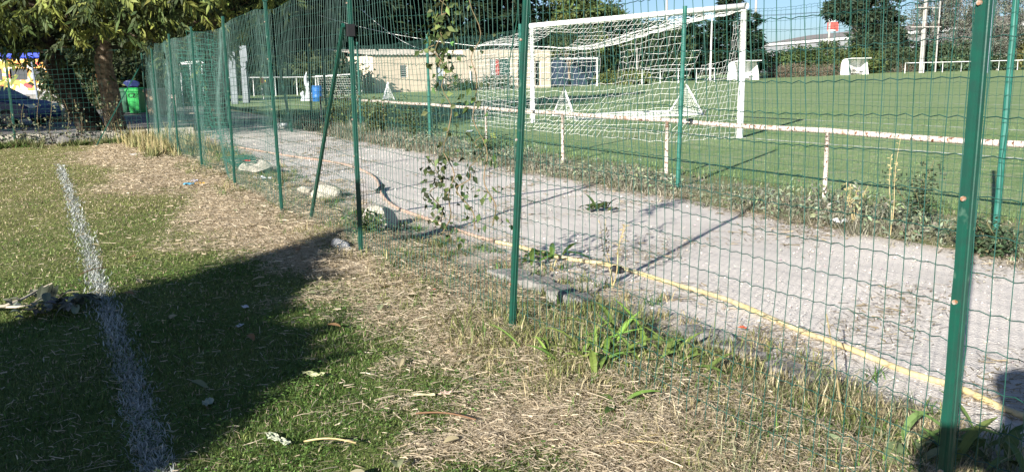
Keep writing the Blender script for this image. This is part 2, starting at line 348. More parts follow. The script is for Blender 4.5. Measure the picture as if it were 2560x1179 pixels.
MB().box(W(6.78, 8.13, 0.735), (0.066, 0.05, 0.07), math.atan2(D2[1], D2[0])).build('rail_sleeve', M_black, bpy.data.objects['railing'])
fp = [G(px, 209, 0) * 1.0 for px in (1605, 1650, 1695, 1740, 1786)]
def far_line(p0, p1, k, y0, y1): return [AT(p0[0] + (p1[0] - p0[0]) * t, p0[1] + (p1[1] - p0[1]) * t, y0 + (y1 - y0) * t) for t in np.linspace(0, 1, k)]
railing('railing', 0, 0, 1.12, 0.04, 'short white railing in front of the dark trees, seen through the goal net', M_white, far_line((1605, 208), (1786, 203), 5, 74, 80))
railing('railing', 0, 0, 1.13, 0.045, 'long thin white railing along the far right edge of the field', M_white, far_line((2262, 182), (2590, 172.5), 8, 106, 112))
railing('railing', 0, 0, 1.05, 0.035, 'white railing crossing behind the corner flag', M_white, far_line((420, 243), (905, 232), 10, 50, 58))

# ------------------------------------------------------------------ football goals
goal = empty('football_goal', gp(3.66, 0), 'large white full-size football goal with a torn sagging net', 'goal', 'goals')
for u in (0, 7.32):
    MB().tube([gp(u, 0, -0.05), gp(u, 0, 2.44)], 0.062, 14).build('goal_post', M_white, goal, smooth=True)
MB().tube([gp(-0.06, 0, 2.44 + .058), gp(3.66, 0, 2.44 + .05), gp(7.38, 0, 2.44 + .058)], 0.062, 14).build('crossbar', M_white, goal, smooth=True)
def net_pos(U, Vv):
    """U 0..1 right to left, V 0..1 crossbar -> top back edge -> ground"""
    u = U * 7.32; topd = 0.85 + 0.75 * U + 0.18 * np.sin(U * 7); sagz = 0.28 * np.sin(np.pi * U) ** 2 + 0.30 * U
    v1 = np.clip(Vv / 0.42, 0, 1); v2 = np.clip((Vv - 0.42) / 0.58, 0, 1)
    back = topd * v1 + (1.9 - topd) * v2 ** 1.4 + 0.22 * np.sin(np.pi * v2) * np.sin(U * 9 + 1)
    zt = 2.42 - (0.14 + sagz) * v1 - 0.25 * np.sin(np.pi * v1) * np.sin(np.pi * U)
    zz = zt * (1 - v2) + 0.02 * v2 - 0.10 * np.sin(2 * np.pi * v2) * np.sin(U * 5 + 2)
    uu = u + 0.16 * np.sin(6 * Vv + 3 * U) * np.sin(np.pi * U)
    P = GP[None, None] + GD * uu[..., None] - GN * back[..., None]
    return np.concatenate([P, np.maximum(zz, 0.015)[..., None]], -1)
def net_from(Pg, r, keep=None):
    mb = MB(); nu, nv, _ = Pg.shape
    segs = []
    for A_, B_, kp in ((Pg[:-1], Pg[1:], None if keep is None else keep[:-1] & keep[1:]), (Pg[:, :-1], Pg[:, 1:], None if keep is None else keep[:, :-1] & keep[:, 1:])):
        a = A_.reshape(-1, 3); b = B_.reshape(-1, 3)
        if kp is not None: a = a[kp.ravel()]; b = b[kp.ravel()]
        segs.append((a, b))
    a = np.concatenate([s[0] for s in segs]); b = np.concatenate([s[1] for s in segs]); t = b - a; t /= np.linalg.norm(t, axis=1)[:, None] + 1e-9
    rf = np.where(np.abs(t[:, 2:3]) > 0.8, np.array([[1., 0, 0]]), np.array([[0, 0, 1.]])); e1 = np.cross(t, rf); e1 /= np.linalg.norm(e1, axis=1)[:, None]; e2 = np.cross(t, e1)
    Vv = []
    for an in (0.3, 2.39, 4.49):
        o = r * (math.cos(an) * e1 + math.sin(an) * e2); Vv += [a + o, b + o]
    Vv = np.stack(Vv, 1).reshape(-1, 3); i = np.arange(len(a))[:, None] * 6
    q = np.concatenate([i + np.array([0, 1, 3, 2]), i + np.array([2, 3, 5, 4]), i + np.array([4, 5, 1, 0])]); mb.add(Vv, q=q); return mb
nu, nv = 48, 30
U, Vv = np.meshgrid(np.linspace(0, 1, nu), np.linspace(0, 1, nv), indexing='ij'); Pn = net_pos(U, Vv); Pn += rng.normal(0, 0.012, Pn.shape)
keep = ~(((U > 0.66) & (U < 0.82) & (Vv > 0.10) & (Vv < 0.40)) | ((U > 0.34) & (U < 0.41) & (Vv > 0.47) & (Vv < 0.66)) | ((U < 0.06) & (Vv > 0.35) & (Vv < 0.55)))
net_from(Pn, 0.0028, keep).build('net', M_net, goal, kind='stuff')
for sgn, u, dp in ((0, 0.0, 0.85), (1, 7.32, 1.6)):     # side nets
    S, T = np.meshgrid(np.linspace(0, 1, 16), np.linspace(0, 1, 20), indexing='ij')
    zt = 2.3 - 0.25 * S - (0.35 * S if sgn else 0); zz = zt * (1 - T); bk = S * (dp + (1.9 - dp) * T ** 1.4)
    P = gp(u, 0)[None, None] - np.array([*GN, 0]) * bk[..., None] + np.array([*GD, 0]) * (0.14 * np.sin(np.pi * S) * np.sin(3 * T + 1))[..., None] * (1 if sgn else -1); P[..., 2] = np.maximum(zz, 0.015); P += rng.normal(0, 0.01, P.shape)
    net_from(P, 0.0027, ~((S > .5) & (T < .3) & (sgn == 0))).build('side_net', M_net, goal, kind='stuff')
hem = MB(); hem.tube([net_pos(np.array([[u]]), np.array([[0.42]]))[0, 0] for u in np.linspace(0.0, 1, 40)], 0.008, 6); hem.build('net_rope', M_net, goal)
ea = AT(890, 55, 12.5)
for a, b, s_ in ((net_pos(np.array([[1.]]), np.array([[.42]]))[0, 0], AT(720, 15, 24.5), 0.15), (net_pos(np.array([[.98]]), np.array([[.3]]))[0, 0], AT(900, 22, 26), 0.7)):
    T = np.linspace(0, 1, 18)[:, None]; q = a * (1 - T) + b * T; q[:, 2] -= s_ * np.sin(np.pi * T[:, 0]); MB().tube(q, 0.0075, 5).build('guy_rope', M_net, goal)

def training_goal(c0, c1, back, h, label, netr=0.004, ny=14, group='goals'):
    """low triangular-sided frame lying on the turf: c0,c1 front corners, back vector, apex height h"""
    c0 = np.asarray(c0, float); c1 = np.asarray(c1, float); back = np.asarray(back, float); e = empty('training_goal', (c0 + c1) / 2, label, 'goal', group)
    fr = 0.026; up = np.array([0, 0, 1.]) * h
    MB().tube([c0 + [0, 0, fr], c1 + [0, 0, fr]], fr, 8).build('base_bar', M_white, e, smooth=True)
    MB().tube([c0 + back + [0, 0, fr], c1 + back + [0, 0, fr]], fr, 8).build('base_bar', M_white, e, smooth=True)
    for c in (c0, c1):
        ap = c + back * 0.5 + up
        MB().tube([c + [0, 0, fr], ap], fr, 8).build('side_frame', M_white, e, smooth=True); MB().tube([c + back + [0, 0, fr], ap], fr, 8).build('side_frame', M_white, e, smooth=True)
        S, T = np.meshgrid(np.linspace(0, 1, 13), np.linspace(0, 1, ny), indexing='ij')
        P = (c + back * 0.5)[None, None] + back * ((S - .5) * (1 - T))[..., None] + up * T[..., None] + np.array([0, 0, 0.02]); P = P + rng.normal(0, .006, P.shape)
        net_from(P, netr).build('net', M_net, e, kind='stuff')
    S, T = np.meshgrid(np.linspace(0, 1, 34), np.linspace(0, 1, 9), indexing='ij')
    P = c0 + (c1 - c0) * S[..., None] + back * (T * .5)[..., None]; P = P.copy(); P[..., 2] = 0.05 + 0.10 * T * (1 - np.sin(np.pi * S)) + 0.02 * rng.random(P.shape[:2])
    net_from(P, netr).build('net', M_net, e, kind='stuff')
    return e
training_goal(G(1440, 302), G(1757, 288), G(1676, 279) - G(1757, 288), 0.86, 'low triangular training goal lying on the turf beyond the big goal')
training_goal(G(958, 254), G(958, 254) * 1.09, G(986, 250) - G(958, 254), 0.85, 'small triangular training goal in front of the cream building', netr=0.006)
def frame_goal(a, b, h, r, back, label, net=False):
    a = np.asarray(a, float); b = np.asarray(b, float); e = empty('small_goal', (a + b) / 2, label, 'goal', 'goals')
    for p in (a, b): MB().tube([p, p + [0, 0, h]], r, 8).build('goal_post', M_white, e, smooth=True)
    t = (b - a) / np.linalg.norm(b - a); MB().tube([a + [0, 0, h] - t * r, b + [0, 0, h] + t * r], r, 8).build('crossbar', M_white, e, smooth=True)
    if net:
        bk = np.asarray(back, float)
        S, T = np.meshgrid(np.linspace(0, 1, 17), np.linspace(0, 1, 11), indexing='ij'); P = a + (b - a) * S[..., None] + bk * T[..., None]; P[..., 2] = h * (1 - T)
        net_from(P, 0.006).build('net', M_net, e, kind='stuff')
    return e
frame_goal(AT(1366, 217, 72), AT(1493, 215.5, 72), 2.2, 0.06, None, 'plain white netless goal frame standing by the dark shed')
frame_goal(AT(792, 250, 46), AT(884, 247, 44), 1.2, 0.035, (0.2, 1.0, 0), 'small white netted goal left of the cream building, beside the blue barrel', net=True)

# ------------------------------------------------------------------ lawn grass, straw and weeds (uncountable cover)
def scatter(count, n0, n1, d0, d1, dens):
    """rejection sample in fence coordinates, kept where the view could reach; dens(x,y,r) in 0..1"""
    out = []; tot = 0
    while tot < count:
        k = 400000; n = rng.uniform(n0, n1, k); d = rng.uniform(d0, d1, k)
        x = n * N2[0] + d * D2[0]; y = n * N2[1] + d * D2[1]; r = np.hypot(x, y)
        ok = (y > 1.7) & (np.abs(x) < 0.72 * y + 0.8) & (rng.random(k) < dens(x, y, r, n, d)); out.append(np.stack([x[ok], y[ok], n[ok], d[ok], r[ok]], 1)); tot += int(ok.sum())
    return np.concatenate(out)[:count]
def strawness(x, y, n, d):
    s = ss(-0.45, 0.45, n - (1.62 - 0.062 * (d - 3)) + 0.38 * noise2(x, y, 1.5, 0) + 0.22 * noise2(x, y, 5.0, 1))
    return np.clip(s, 0, 1)
lw = bpy.data.objects['lawn'].data; co = np.zeros(len(lw.vertices) * 3, np.float32); lw.vertices.foreach_get('co', co); co = co.reshape(-1, 3); ln_n = co[:, 0] * N2[0] + co[:, 1] * N2[1]; ln_d = co[:, 0] * D2[0] + co[:, 1] * D2[1]
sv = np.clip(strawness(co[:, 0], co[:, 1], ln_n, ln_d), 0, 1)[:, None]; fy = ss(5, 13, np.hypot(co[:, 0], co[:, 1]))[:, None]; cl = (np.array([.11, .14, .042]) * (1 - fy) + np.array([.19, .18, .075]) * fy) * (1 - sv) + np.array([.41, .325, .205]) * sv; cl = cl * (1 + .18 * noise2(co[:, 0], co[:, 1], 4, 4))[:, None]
lw.color_attributes['Col'].data.foreach_set('color', np.concatenate([cl, np.ones((len(cl), 1))], 1).astype(np.float32).ravel())
pw = bpy.data.objects['path'].data; co = np.zeros(len(pw.vertices) * 3, np.float32); pw.vertices.foreach_get('co', co); co = co.reshape(-1, 3); pn = co[:, 0] * N2[0] + co[:, 1] * N2[1]; pd = co[:, 0] * D2[0] + co[:, 1] * D2[1]
rut = np.exp(-((pn - 3.95 - .06 * np.sin(pd * .5)) / .16) ** 2) + np.exp(-((pn - 5.25 - .06 * np.sin(pd * .45 + 1)) / .18) ** 2); edg = np.clip(ss(3.3, 2.6, pn) + ss(5.55, 6.0, pn) + .35 * noise2(co[:, 0], co[:, 1], 2.2, 2) * ss(5.0, 5.8, pn), 0, 1)
k = (1 + .09 * noise2(co[:, 0], co[:, 1], 1.1, 4) + .06 * noise2(co[:, 0], co[:, 1], 3.7, 1) + .10 * rut * (.6 + .4 * noise2(co[:, 0], co[:, 1], .8, 3)))[:, None]
cl = (np.array([.565, .525, .475]) * (1 - edg[:, None]) + np.array([.36, .31, .235]) * edg[:, None]) * k
pw.color_attributes['Col'].data.foreach_set('color', np.concatenate([cl, np.ones((len(cl), 1))], 1).astype(np.float32).ravel())
fall = lambda r, p: np.minimum(1, (2.7 / r) ** p)
GR = np.array([0.078, 0.150, 0.030]); GY = np.array([0.205, 0.225, 0.075]); ST = np.array([0.44, 0.355, 0.235]); STL = np.array([0.62, 0.535, 0.40])
# green blades
S = scatter(235000, -9, 2.35, 0, 20.5, lambda x, y, r, n, d: fall(r, 1.75) * (1 - 0.72 * strawness(x, y, n, d)))
x, y, n, d, r = S.T; m = len(S); st = strawness(x, y, n, d); P = np.stack([x, y, np.full(m, -0.01)], 1)
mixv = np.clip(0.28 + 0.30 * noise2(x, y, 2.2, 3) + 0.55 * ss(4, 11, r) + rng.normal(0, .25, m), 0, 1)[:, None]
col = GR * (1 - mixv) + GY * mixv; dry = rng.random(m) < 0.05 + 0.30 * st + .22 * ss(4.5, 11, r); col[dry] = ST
col = col * np.exp(rng.normal(0, 0.28, (m, 1)))
lnw = (np.abs(n - 0.25 - 0.006 * np.sin(d * 1.7)) < 0.045 + 0.010 * rng.normal(0, 1, m)) & (d < 15.6) & (rng.random(m) < 0.55 + .25 * noise2(x, y, 3, 5))
col[lnw] = np.array([0.46, 0.49, 0.45]) * rng.uniform(0.4, 1.15, (int(lnw.sum()), 1))
H = rng.uniform(0.014, 0.042, m) * (0.85 + 0.3 * noise2(x, y, 4, 2)); H = np.maximum(H, .015)
mb = MB(); blades(mb, P, H, 0.0032 * np.maximum(1, r / 3.2) ** 0.9 * rng.uniform(.7, 1.4, m), rng.uniform(0.3, 1.35, m), np.clip(col, .003, .9)); 
o = mb.build('lawn_grass', M_grass, kind='stuff'); tag(o, 'short mown green lawn grass with a painted white line', 'grass')
# painted line: extra white flecks so it reads solid
S = scatter(6500, 0.12, 0.38, 0, 15.6, lambda x, y, r, n, d: fall(r, 1.6) * np.exp(-((n - 0.25 - 0.006 * np.sin(d * 1.7)) / 0.055) ** 2)); x, y, n, d, r = S.T; m = len(S)
mb = MB(); blades(mb, np.stack([x, y, np.full(m, -0.01)], 1), rng.uniform(.02, .05, m), .0045 * np.maximum(1, r / 3.2) ** .9, rng.uniform(.4, 1.1, m), np.array([.52, .55, .52]) * rng.uniform(.45, 1.15, (m, 1)))
tag(mb.build('painted_line', M_grass, kind='stuff'), 'worn white boundary line painted on the lawn grass', 'line marking')
# straw lying flat
def straw(count, n0, n1, d0, d1, dens, Lr, wd, colA, colB, zr, name, label, tilt=0.12):
    S = scatter(count, n0, n1, d0, d1, dens); x, y, n, d, r = S.T; m = len(S)
    L = rng.gamma(2.2, Lr / 2.2, m); a = rng.uniform(0, 6.283, m); cv = rng.normal(0, .35, m); z = 0.004 + rng.random(m) ** 1.5 * zr(x, y, n, d); tl = rng.normal(0, tilt, m)
    w = wd * np.maximum(1, r / 3.2) ** 0.85 * rng.uniform(.6, 1.5, m)
    c = np.stack([x, y, z], 1); pts = []
    for t in (-.5, 0, .5):
        an = a + cv * t; pts.append(c + np.stack([np.cos(an), np.sin(an), tl * 1.0], 1) * (L * t)[:, None] + np.stack([np.zeros(m), np.zeros(m), -np.abs(t) * L * .05], 1))
    sd = np.stack([-np.sin(a), np.cos(a), rng.normal(0, .5, m)], 1) * (w / 2)[:, None]
    V = np.stack([pts[0] - sd, pts[0] + sd, pts[1] + sd, pts[1] - sd, pts[2] + sd * .5, pts[2] - sd * .5], 1).reshape(-1, 3); i = np.arange(m)[:, None] * 6
    V[:, 2] = np.maximum(V[:, 2], 0.0)
    k = rng.random((m, 1)); col = (np.asarray(colA) * (1 - k) + np.asarray(colB) * k) * np.exp(rng.normal(0, .2, (m, 1)))
    mb = MB(); col = np.clip(col, .01, .9); V = V.reshape(m, 6, 3); nr = r < 4.2; i = np.arange(int(nr.sum()))[:, None] * 6
    mb.add(V[nr].reshape(-1, 3), q=np.concatenate([i + np.array([0, 1, 2, 3]), i + np.array([3, 2, 4, 5])]), col=np.repeat(col[nr], 6, axis=0))
    fr = ~nr; i = np.arange(int(fr.sum()))[:, None] * 4; mb.add(V[fr][:, [0, 1, 4, 5]].reshape(-1, 3), q=i + np.array([[0, 1, 2, 3]]), col=np.repeat(col[fr], 4, axis=0))
    return tag(mb.build(name, M_grass, kind='stuff'), label, 'straw')
straw(185000, -2.5, 2.5, 0, 20.5, lambda x, y, r, n, d: fall(r, 1.55) * (0.025 + strawness(x, y, n, d)), 0.036, 0.0021, ST, STL, lambda x, y, n, d: 0.010 + 0.035 * strawness(x, y, n, d) * np.clip(.5 + .6 * noise2(x, y, 6, 4), 0, 1) + 0.03 * ss(1.3, 2.0, n), 'cut_straw', 'pale dry cut grass lying along the foot of the near fence')
straw(20000, 2.1, 3.4, 0, 20, lambda x, y, r, n, d: fall(r, 1.4) * np.clip(.75 - (n - 2.1) * .5 + .5 * noise2(x, y, 3, 5), 0, 1), 0.045, 0.0028, ST * .8, ST, lambda x, y, n, d: 0.03 + 0 * x, 'dry_grass', 'dry grass litter between the near fence and the path')
straw(11000, 3.2, 6.2, 0, 20, lambda x, y, r, n, d: fall(r, 1.2) * np.clip(.12 + .5 * noise2(x, y, 1.8, 5) + .35 * ss(5.2, 5.9, n), 0, 1), 0.045, 0.003, (.20, .17, .10), ST * .9, lambda x, y, n, d: 0.008 + 0 * x, 'path_litter', 'scattered dry clippings on the gravel path')
# tufts: strip under the near fence and verge on the far side
def tufts(count, n0, n1, d0, d1, dens, per, h, spread, cols, name, label, wd=0.004, lean=(.2, 1.0)):
    S = scatter(count, n0, n1, d0, d1, dens); x, y, n, d, r = S.T; m = len(S); k = per
    hh = rng.uniform(.55, 1.2, m) * (h(x, y, n, d) if callable(h) else h)
    P = np.repeat(np.stack([x, y, np.full(m, -.01)], 1), k, 0) + np.concatenate([rng.normal(0, spread, (m * k, 2)), np.zeros((m * k, 1))], 1)
    H = np.repeat(hh, k) * rng.uniform(.5, 1.1, m * k); ci = rng.integers(0, len(cols), m); col = np.repeat(np.asarray(cols)[ci], k, 0) * np.exp(rng.normal(0, .3, (m * k, 1)))
    mb = MB(); blades(mb, P, H, wd * np.repeat(np.maximum(1, r / 3.6) ** .8, k) * rng.uniform(.6, 1.5, m * k), rng.uniform(lean[0], lean[1], m * k), np.clip(col, .004, .9))
    return tag(mb.build(name, M_grass, kind='stuff'), label, 'weeds')
tufts(2400, 1.75, 3.2, 0, 20.4, lambda x, y, r, n, d: fall(r, .9) * np.exp(-((n - 2.35) / .42) ** 2) * np.clip(.55 + .7 * noise2(x, y, 2.4, 2), 0.02, 1), 26, lambda x, y, n, d: 0.13 + 0.10 * ss(10, 18, d) + 0 * x, 0.035, [GR, GR * 1.2, GY, (.36, .30, .15), (.20, .20, .09), (.42, .35, .2)], 'fence_foot_grass', 'rough uncut grass tufts growing along the foot of the near fence', lean=(.3, 1.45))
tufts(3000, 5.65, 7.6, 0, 25, lambda x, y, r, n, d: fall(r, .5) * np.exp(-((n - 6.35) / .42) ** 2) * np.clip(.7 + .5 * noise2(x, y, 2.0, 3), 0.05, 1), 18, lambda x, y, n, d: np.maximum(.05, 0.11 + 0.10 * noise2(x, y, 1.3, 1) + 0.22 * ss(13, 18, d)), 0.05, [(.20, .21, .14), (.12, .14, .07), (.33, .30, .22), (.42, .38, .29), (.26, .25, .19)], 'verge_weeds', 'grey green weeds and dead grass along the far edge of the path', wd=0.005, lean=(.3, 1.3))
tufts(60, 1.6, 3.0, 15.5, 20.6, lambda x, y, r, n, d: np.clip(.5 + .7 * noise2(x, y, 2, 1), 0, 1), 26, 0.46, 0.10, [(.34, .28, .14), (.26, .24, .11), (.13, .15, .06)], 'dry_tall_grass', 'tall dry grass clumps around the far end of the near fence', wd=0.006, lean=(.05, .6))
tufts(170, -3.5, 2.2, 19.7, 20.6, lambda x, y, r, n, d: np.clip(.5 + .7 * noise2(x, y, 2, 1), 0.1, 1), 30, 0.22, 0.07, [(.22, .20, .09), (.13, .15, .06), GR], 'kerb_weeds', 'ragged weeds along the stone kerb at the end of the lawn', wd=0.006)
S0 = []
tufts(190, 1.7, 2.75, 2.3, 4.4, lambda x, y, r, n, d: np.exp(-(((x - .34) / .42) ** 2 + ((y - 4.15) / .45) ** 2)), 30, .18, .05, [GR, GY, GY * 1.2, (.22, .24, .09), (.40, .35, .19), (.46, .39, .23)], 'uncut_grass_clump', 'lush uncut grass clump around the bright weeds below the second post', wd=.004, lean=(.25, 1.1))
tufts(150, 1.9, 2.9, 1.4, 3.2, lambda x, y, r, n, d: np.clip(.5 + .8 * noise2(x, y, 3, 2), 0, 1), 26, .17, .05, [(.16, .19, .08), (.42, .36, .22), (.34, .30, .19), (.26, .27, .16)], 'mixed_rough_grass', 'rough half dry grass around the slabs near the front post', wd=.004, lean=(.3, 1.2))
S = scatter(9000, 5.7, 7.3, 0, 24, lambda x, y, r, n, d: np.exp(-((n - 6.3) / .38) ** 2) * np.clip(.4 + .8 * noise2(x, y, 1.7, 4), 0, 1)); x, y, n, d, r = S.T; m = len(S); mb = MB()
diamonds(mb, np.stack([x, y, rng.random(m) ** 1.6 * (.10 + .16 * np.clip(.5 + noise2(x, y, 1.3, 1), 0, 1))], 1), rdir(m) + [0, 0, .3], rdir(m) + [0, 0, .8], rng.uniform(.03, .08, m), .022, vary((.19, .21, .14), m, .35), .1)
tag(mb.build('verge_leaves', M_leaf, kind='stuff'), 'dusty grey green leafy weeds along the foot of the railing', 'weeds')
# field turf near the goal: short blades
S = scatter(70000, 7.2, 22, -4, 34, lambda x, y, r, n, d: fall(r, 1.2) * (.5 + .5 * ss(8.6, 7.4, n) + .25 * noise2(x, y, .9, 3))); x, y, n, d, r = S.T; m = len(S)
k = np.clip(.5 + .35 * noise2(x, y, 1.2, 4) + rng.normal(0, .2, m), 0, 1)[:, None]; col = (np.array([.115, .195, .062]) * (1 - k) + np.array([.215, .285, .12]) * k) * np.exp(rng.normal(0, .25, (m, 1)))
dirt = np.exp(-(((x - 2.9) / 1.3) ** 2 + ((y - 18.2) / 1.6) ** 2)); col = np.where((rng.random(m) < dirt * .9)[:, None], np.array([.30, .24, .13]), col)
mb = MB(); blades(mb, np.stack([x, y, np.full(m, 0.0)], 1), rng.uniform(.014, .038, m) * (1 + 1.2 * ss(8.8, 7.4, n)), .008 * np.maximum(1, r / 10) ** .9, rng.uniform(.2, 1, m), np.clip(col, .004, .6))
tag(mb.build('field_grass', M_grass, kind='stuff'), 'green field turf behind and around the big goal', 'grass')
# clover and small broad leaves in the turf
S = scatter(5000, -6, 2.4, 0, 9, lambda x, y, r, n, d: fall(r, 1.3) * np.clip(.25 + .9 * noise2(x, y, 2.6, 5), 0, 1) * (1 - .75 * strawness(x, y, n, d))); x, y, n, d, r = S.T; m = len(S); az = rng.uniform(0, 6.28, m); mb = MB()
for k in range(3):
    a = az + k * 2.09; diamonds(mb, np.stack([x, y, rng.uniform(.012, .03, m)], 1), np.stack([np.cos(a), np.sin(a), rng.normal(.25, .2, m)], 1), np.stack([rng.normal(0, .3, m), rng.normal(0, .3, m), np.ones(m)], 1), rng.uniform(.008, .017, m), .010, vary((.085, .15, .035), m, .3), .1)
tag(mb.build('clover', M_leaf, kind='stuff'), 'clover and small broad leaves scattered through the lawn', 'clover')
# pebbles on the path
S = scatter(7000, 2.6, 6.1, 0, 18, lambda x, y, r, n, d: fall(r, 1.3) * (.5 + .4 * noise2(x, y, 2, 2))); x, y, n, d, r = S.T; m = len(S)
s = rng.gamma(2, .0016, m) + .0015; s = np.minimum(s, .011); s = s * np.maximum(1, r / 5) ** .5; oc = np.array([[1, 0, 0], [-.8, .3, 0], [0, 1, .1], [.1, -1, 0], [.1, 0, .7], [0, 0, -.5]])
an = rng.uniform(0, 6.28, m); V = oc[None] * s[:, None, None] * rng.uniform(.7, 1.3, (m, 6, 1)); V = np.stack([V[..., 0] * np.cos(an)[:, None] - V[..., 1] * np.sin(an)[:, None], V[..., 0] * np.sin(an)[:, None] + V[..., 1] * np.cos(an)[:, None], V[..., 2]], -1) + np.stack([x, y, np.zeros(m)], 1)[:, None]
i = np.arange(m)[:, None] * 6; T = np.concatenate([i + np.array(t) for t in ([0, 2, 4], [2, 1, 4], [1, 3, 4], [3, 0, 4], [2, 0, 5], [1, 2, 5], [3, 1, 5], [0, 3, 5])])
mb = MB(); mb.add(V.reshape(-1, 3), t=T, col=np.repeat(vary((.50, .465, .42), m, .18), 6, 0)); tag(mb.build('path_gravel', mat('pebble', vcol=True, rough=.9), kind='stuff'), 'loose pale gravel on the path', 'gravel')

# ------------------------------------------------------------------ leafy weeds, vines
def leafblade(mb, base, az, L, wd, rise, droop, col, seg=5):
    T = np.linspace(0, 1, seg + 1); dv = np.array([math.cos(az), math.sin(az), 0]); sd = np.array([-math.sin(az), math.cos(az), 0])
    c = np.array([base + dv * L * t * math.cos(rise * (1 - .3 * t)) + np.array([0, 0, L * (t * math.sin(rise) - droop * t * t)]) for t in T]); c[:, 2] = np.maximum(c[:, 2], 0.006)
    w = wd * np.abs(np.sin(np.pi * np.clip(T * .88 + .1, 0, 1))) ** .8; V = []
    for k in range(seg + 1): V += [c[k] - sd * w[k] / 2 + [0, 0, w[k] * .18], c[k], c[k] + sd * w[k] / 2 + [0, 0, w[k] * .18]]
    q = []
    for k in range(seg): q += [[3 * k, 3 * k + 1, 3 * k + 4, 3 * k + 3], [3 * k + 1, 3 * k + 2, 3 * k + 5, 3 * k + 4]]
    mb.add(V, q=q, col=col)
def rosette(pos, count, L, wd, label, rise=(.2, 1.1), col=(.075, .135, .028), name='broadleaf_weed', spread=.03, droop=(.2, .6), part=False):
    pos = np.asarray(pos, float); e = empty(name, pos, label, 'weed'); 
    for k in range(count):
        az = random.uniform(0, 6.28); c = vary(col, 1, .3)[0]; mb = MB()
        leafblade(mb, pos + [random.gauss(0, spread), random.gauss(0, spread), .025], az, L * random.uniform(.5, 1.2), wd * random.uniform(.6, 1.3), random.uniform(*rise), random.uniform(*droop), c)
        mb.build('leaf', M_leaf, e)
    return e
rosette(G(1535, 900), 60, .25, .026, 'bright green broad-leaved weed clump below the second post of the near fence', rise=(.5, 1.35), droop=(.15, .5), spread=.14, col=(.15, .225, .05))
rosette(G(1660, 915), 36, .20, .032, 'low green dandelion-like clump right of the brightest weed clump', rise=(.35, 1.0), spread=.12, col=(.15, .22, .06))
rosette(G(1560, 1035), 7, .16, .035, 'lone jagged green leaf rosette in the straw at bottom centre', rise=(.3, .8))
rosette(G(2450, 1165), 26, .20, .036, 'broad strap-leaved green weed at the foot of the nearest post', rise=(.5, 1.3), spread=.12, col=(.10, .16, .05))
rosette(G(2180, 1150), 14, .16, .05, 'wilted pale green leaves in the straw left of the nearest post', rise=(.25, .8), spread=.14, col=(.16, .20, .10))
rosette(G(1490, 528), 22, .20, .045, 'lone leafy weed growing in the middle of the gravel path', rise=(.3, 1.2), spread=.05, col=(.075, .11, .035))
rosette(G(1330, 650), 16, .22, .04, 'leafy green weed beside the yellow hose behind the second post', rise=(.2, .9), spread=.12, col=(.09, .15, .03))
def shrub(pos, h, w, label, leaf=.05, count=900, col=(.055, .085, .03), stems=7, name='shrub'):
    pos = np.asarray(pos, float); e = empty(name, pos, label, 'bush'); st = MB(); lf = MB()
    for k in range(stems):
        az = random.uniform(0, 6.28); rr = random.uniform(.1, 1) * w; tp = pos + [math.cos(az) * rr, math.sin(az) * rr, h * random.uniform(.55, 1.05)]; T = np.linspace(0, 1, 7)[:, None]
        c = pos * (1 - T) + tp * T + np.concatenate([np.sin(T * 6 + k) * .03, np.cos(T * 5 + k) * .03, np.zeros_like(T)], 1); st.tube(c, np.linspace(.008, .003, 7), 5)
        m = count // stems; t = rng.uniform(.15, 1, m)[:, None]; P = pos * (1 - t) + tp * t + rng.normal(0, .16 * w, (m, 3)) * np.array([1, 1, .6]); P[:, 2] = np.maximum(P[:, 2], .02)
        diamonds(lf, P, rdir(m) * [1, 1, .6], rdir(m) + [0, 0, .6], leaf * rng.uniform(.6, 1.3, m), leaf * .5, vary(col, m, .35), .15)
    st.build('stem', mat('stem', (.13, .12, .06), rough=.8), e); lf.build('foliage', M_leaf, e, kind='stuff'); return e
shrub(G(2490, 640), .28, .32, 'dark leafy bush at the foot of the right-hand far fence post', leaf=.05, count=600, col=(.05, .08, .04))
shrub(G(2300, 560), .55, .35, 'sparse thorny weed standing beside the path left of the nearest post', leaf=.045, count=450, col=(.06, .085, .045))
shrub(W(6.5, 17.8), .85, .75, 'tall overgrown weeds against the railing behind the braced post', leaf=.08, count=1700, col=(.075, .095, .035), stems=16)
shrub(W(6.6, 15.9), .75, .6, 'bushy weeds around the railing left of the far fence post', leaf=.07, count=1200, col=(.06, .085, .035), stems=12)
shrub(W(6.5, 20.3), .95, .8, 'yellow flecked overgrown bush by the end of the railing', leaf=.08, count=1500, col=(.10, .115, .035), stems=14)
shrub(W(6.4, 12.6), .38, .5, 'low weeds at the rail foot behind the climbing vine', leaf=.05, count=800, col=(.06, .09, .04))
shrub(W(2.35, 6.9), .22, .22, 'low green weeds growing against the nearest pale boulder', leaf=.045, count=420, col=(.07, .11, .035))
for k, (px, py, h, lab) in enumerate(((2225, 590, .75, 'single tall dry yellow stalk beside the railing post'), (2130, 560, .35, 'bleached dry stalks at the railing foot near the scrap of paper'), (1530, 720, .4, 'dry brown seed stalk beside the concrete block'))):
    b = G(px, py); e = MB()
    for j in range(4 if k else 2):
        T = np.linspace(0, 1, 8)[:, None]; tp = b + [random.gauss(0, .06), random.gauss(0, .06), h * random.uniform(.8, 1.1)]; e.tube(b * (1 - T) + tp * T + np.concatenate([.01 * np.sin(T * 7), 0 * T, 0 * T], 1), np.linspace(.0035, .0015, 8), 5, cap=False)
        m = 22; t = rng.uniform(.5, 1, m)[:, None]; diamonds(e, b * (1 - t) + tp * t, rdir(m) + [0, 0, .8], rdir(m), .035, .008, (.45, .38, .2))
    tag(e.build('dry_stalk', mat('straw_stalk', (.46, .38, .2), (.32, .25, .12), 20, .9), kind=None), lab, 'plant')
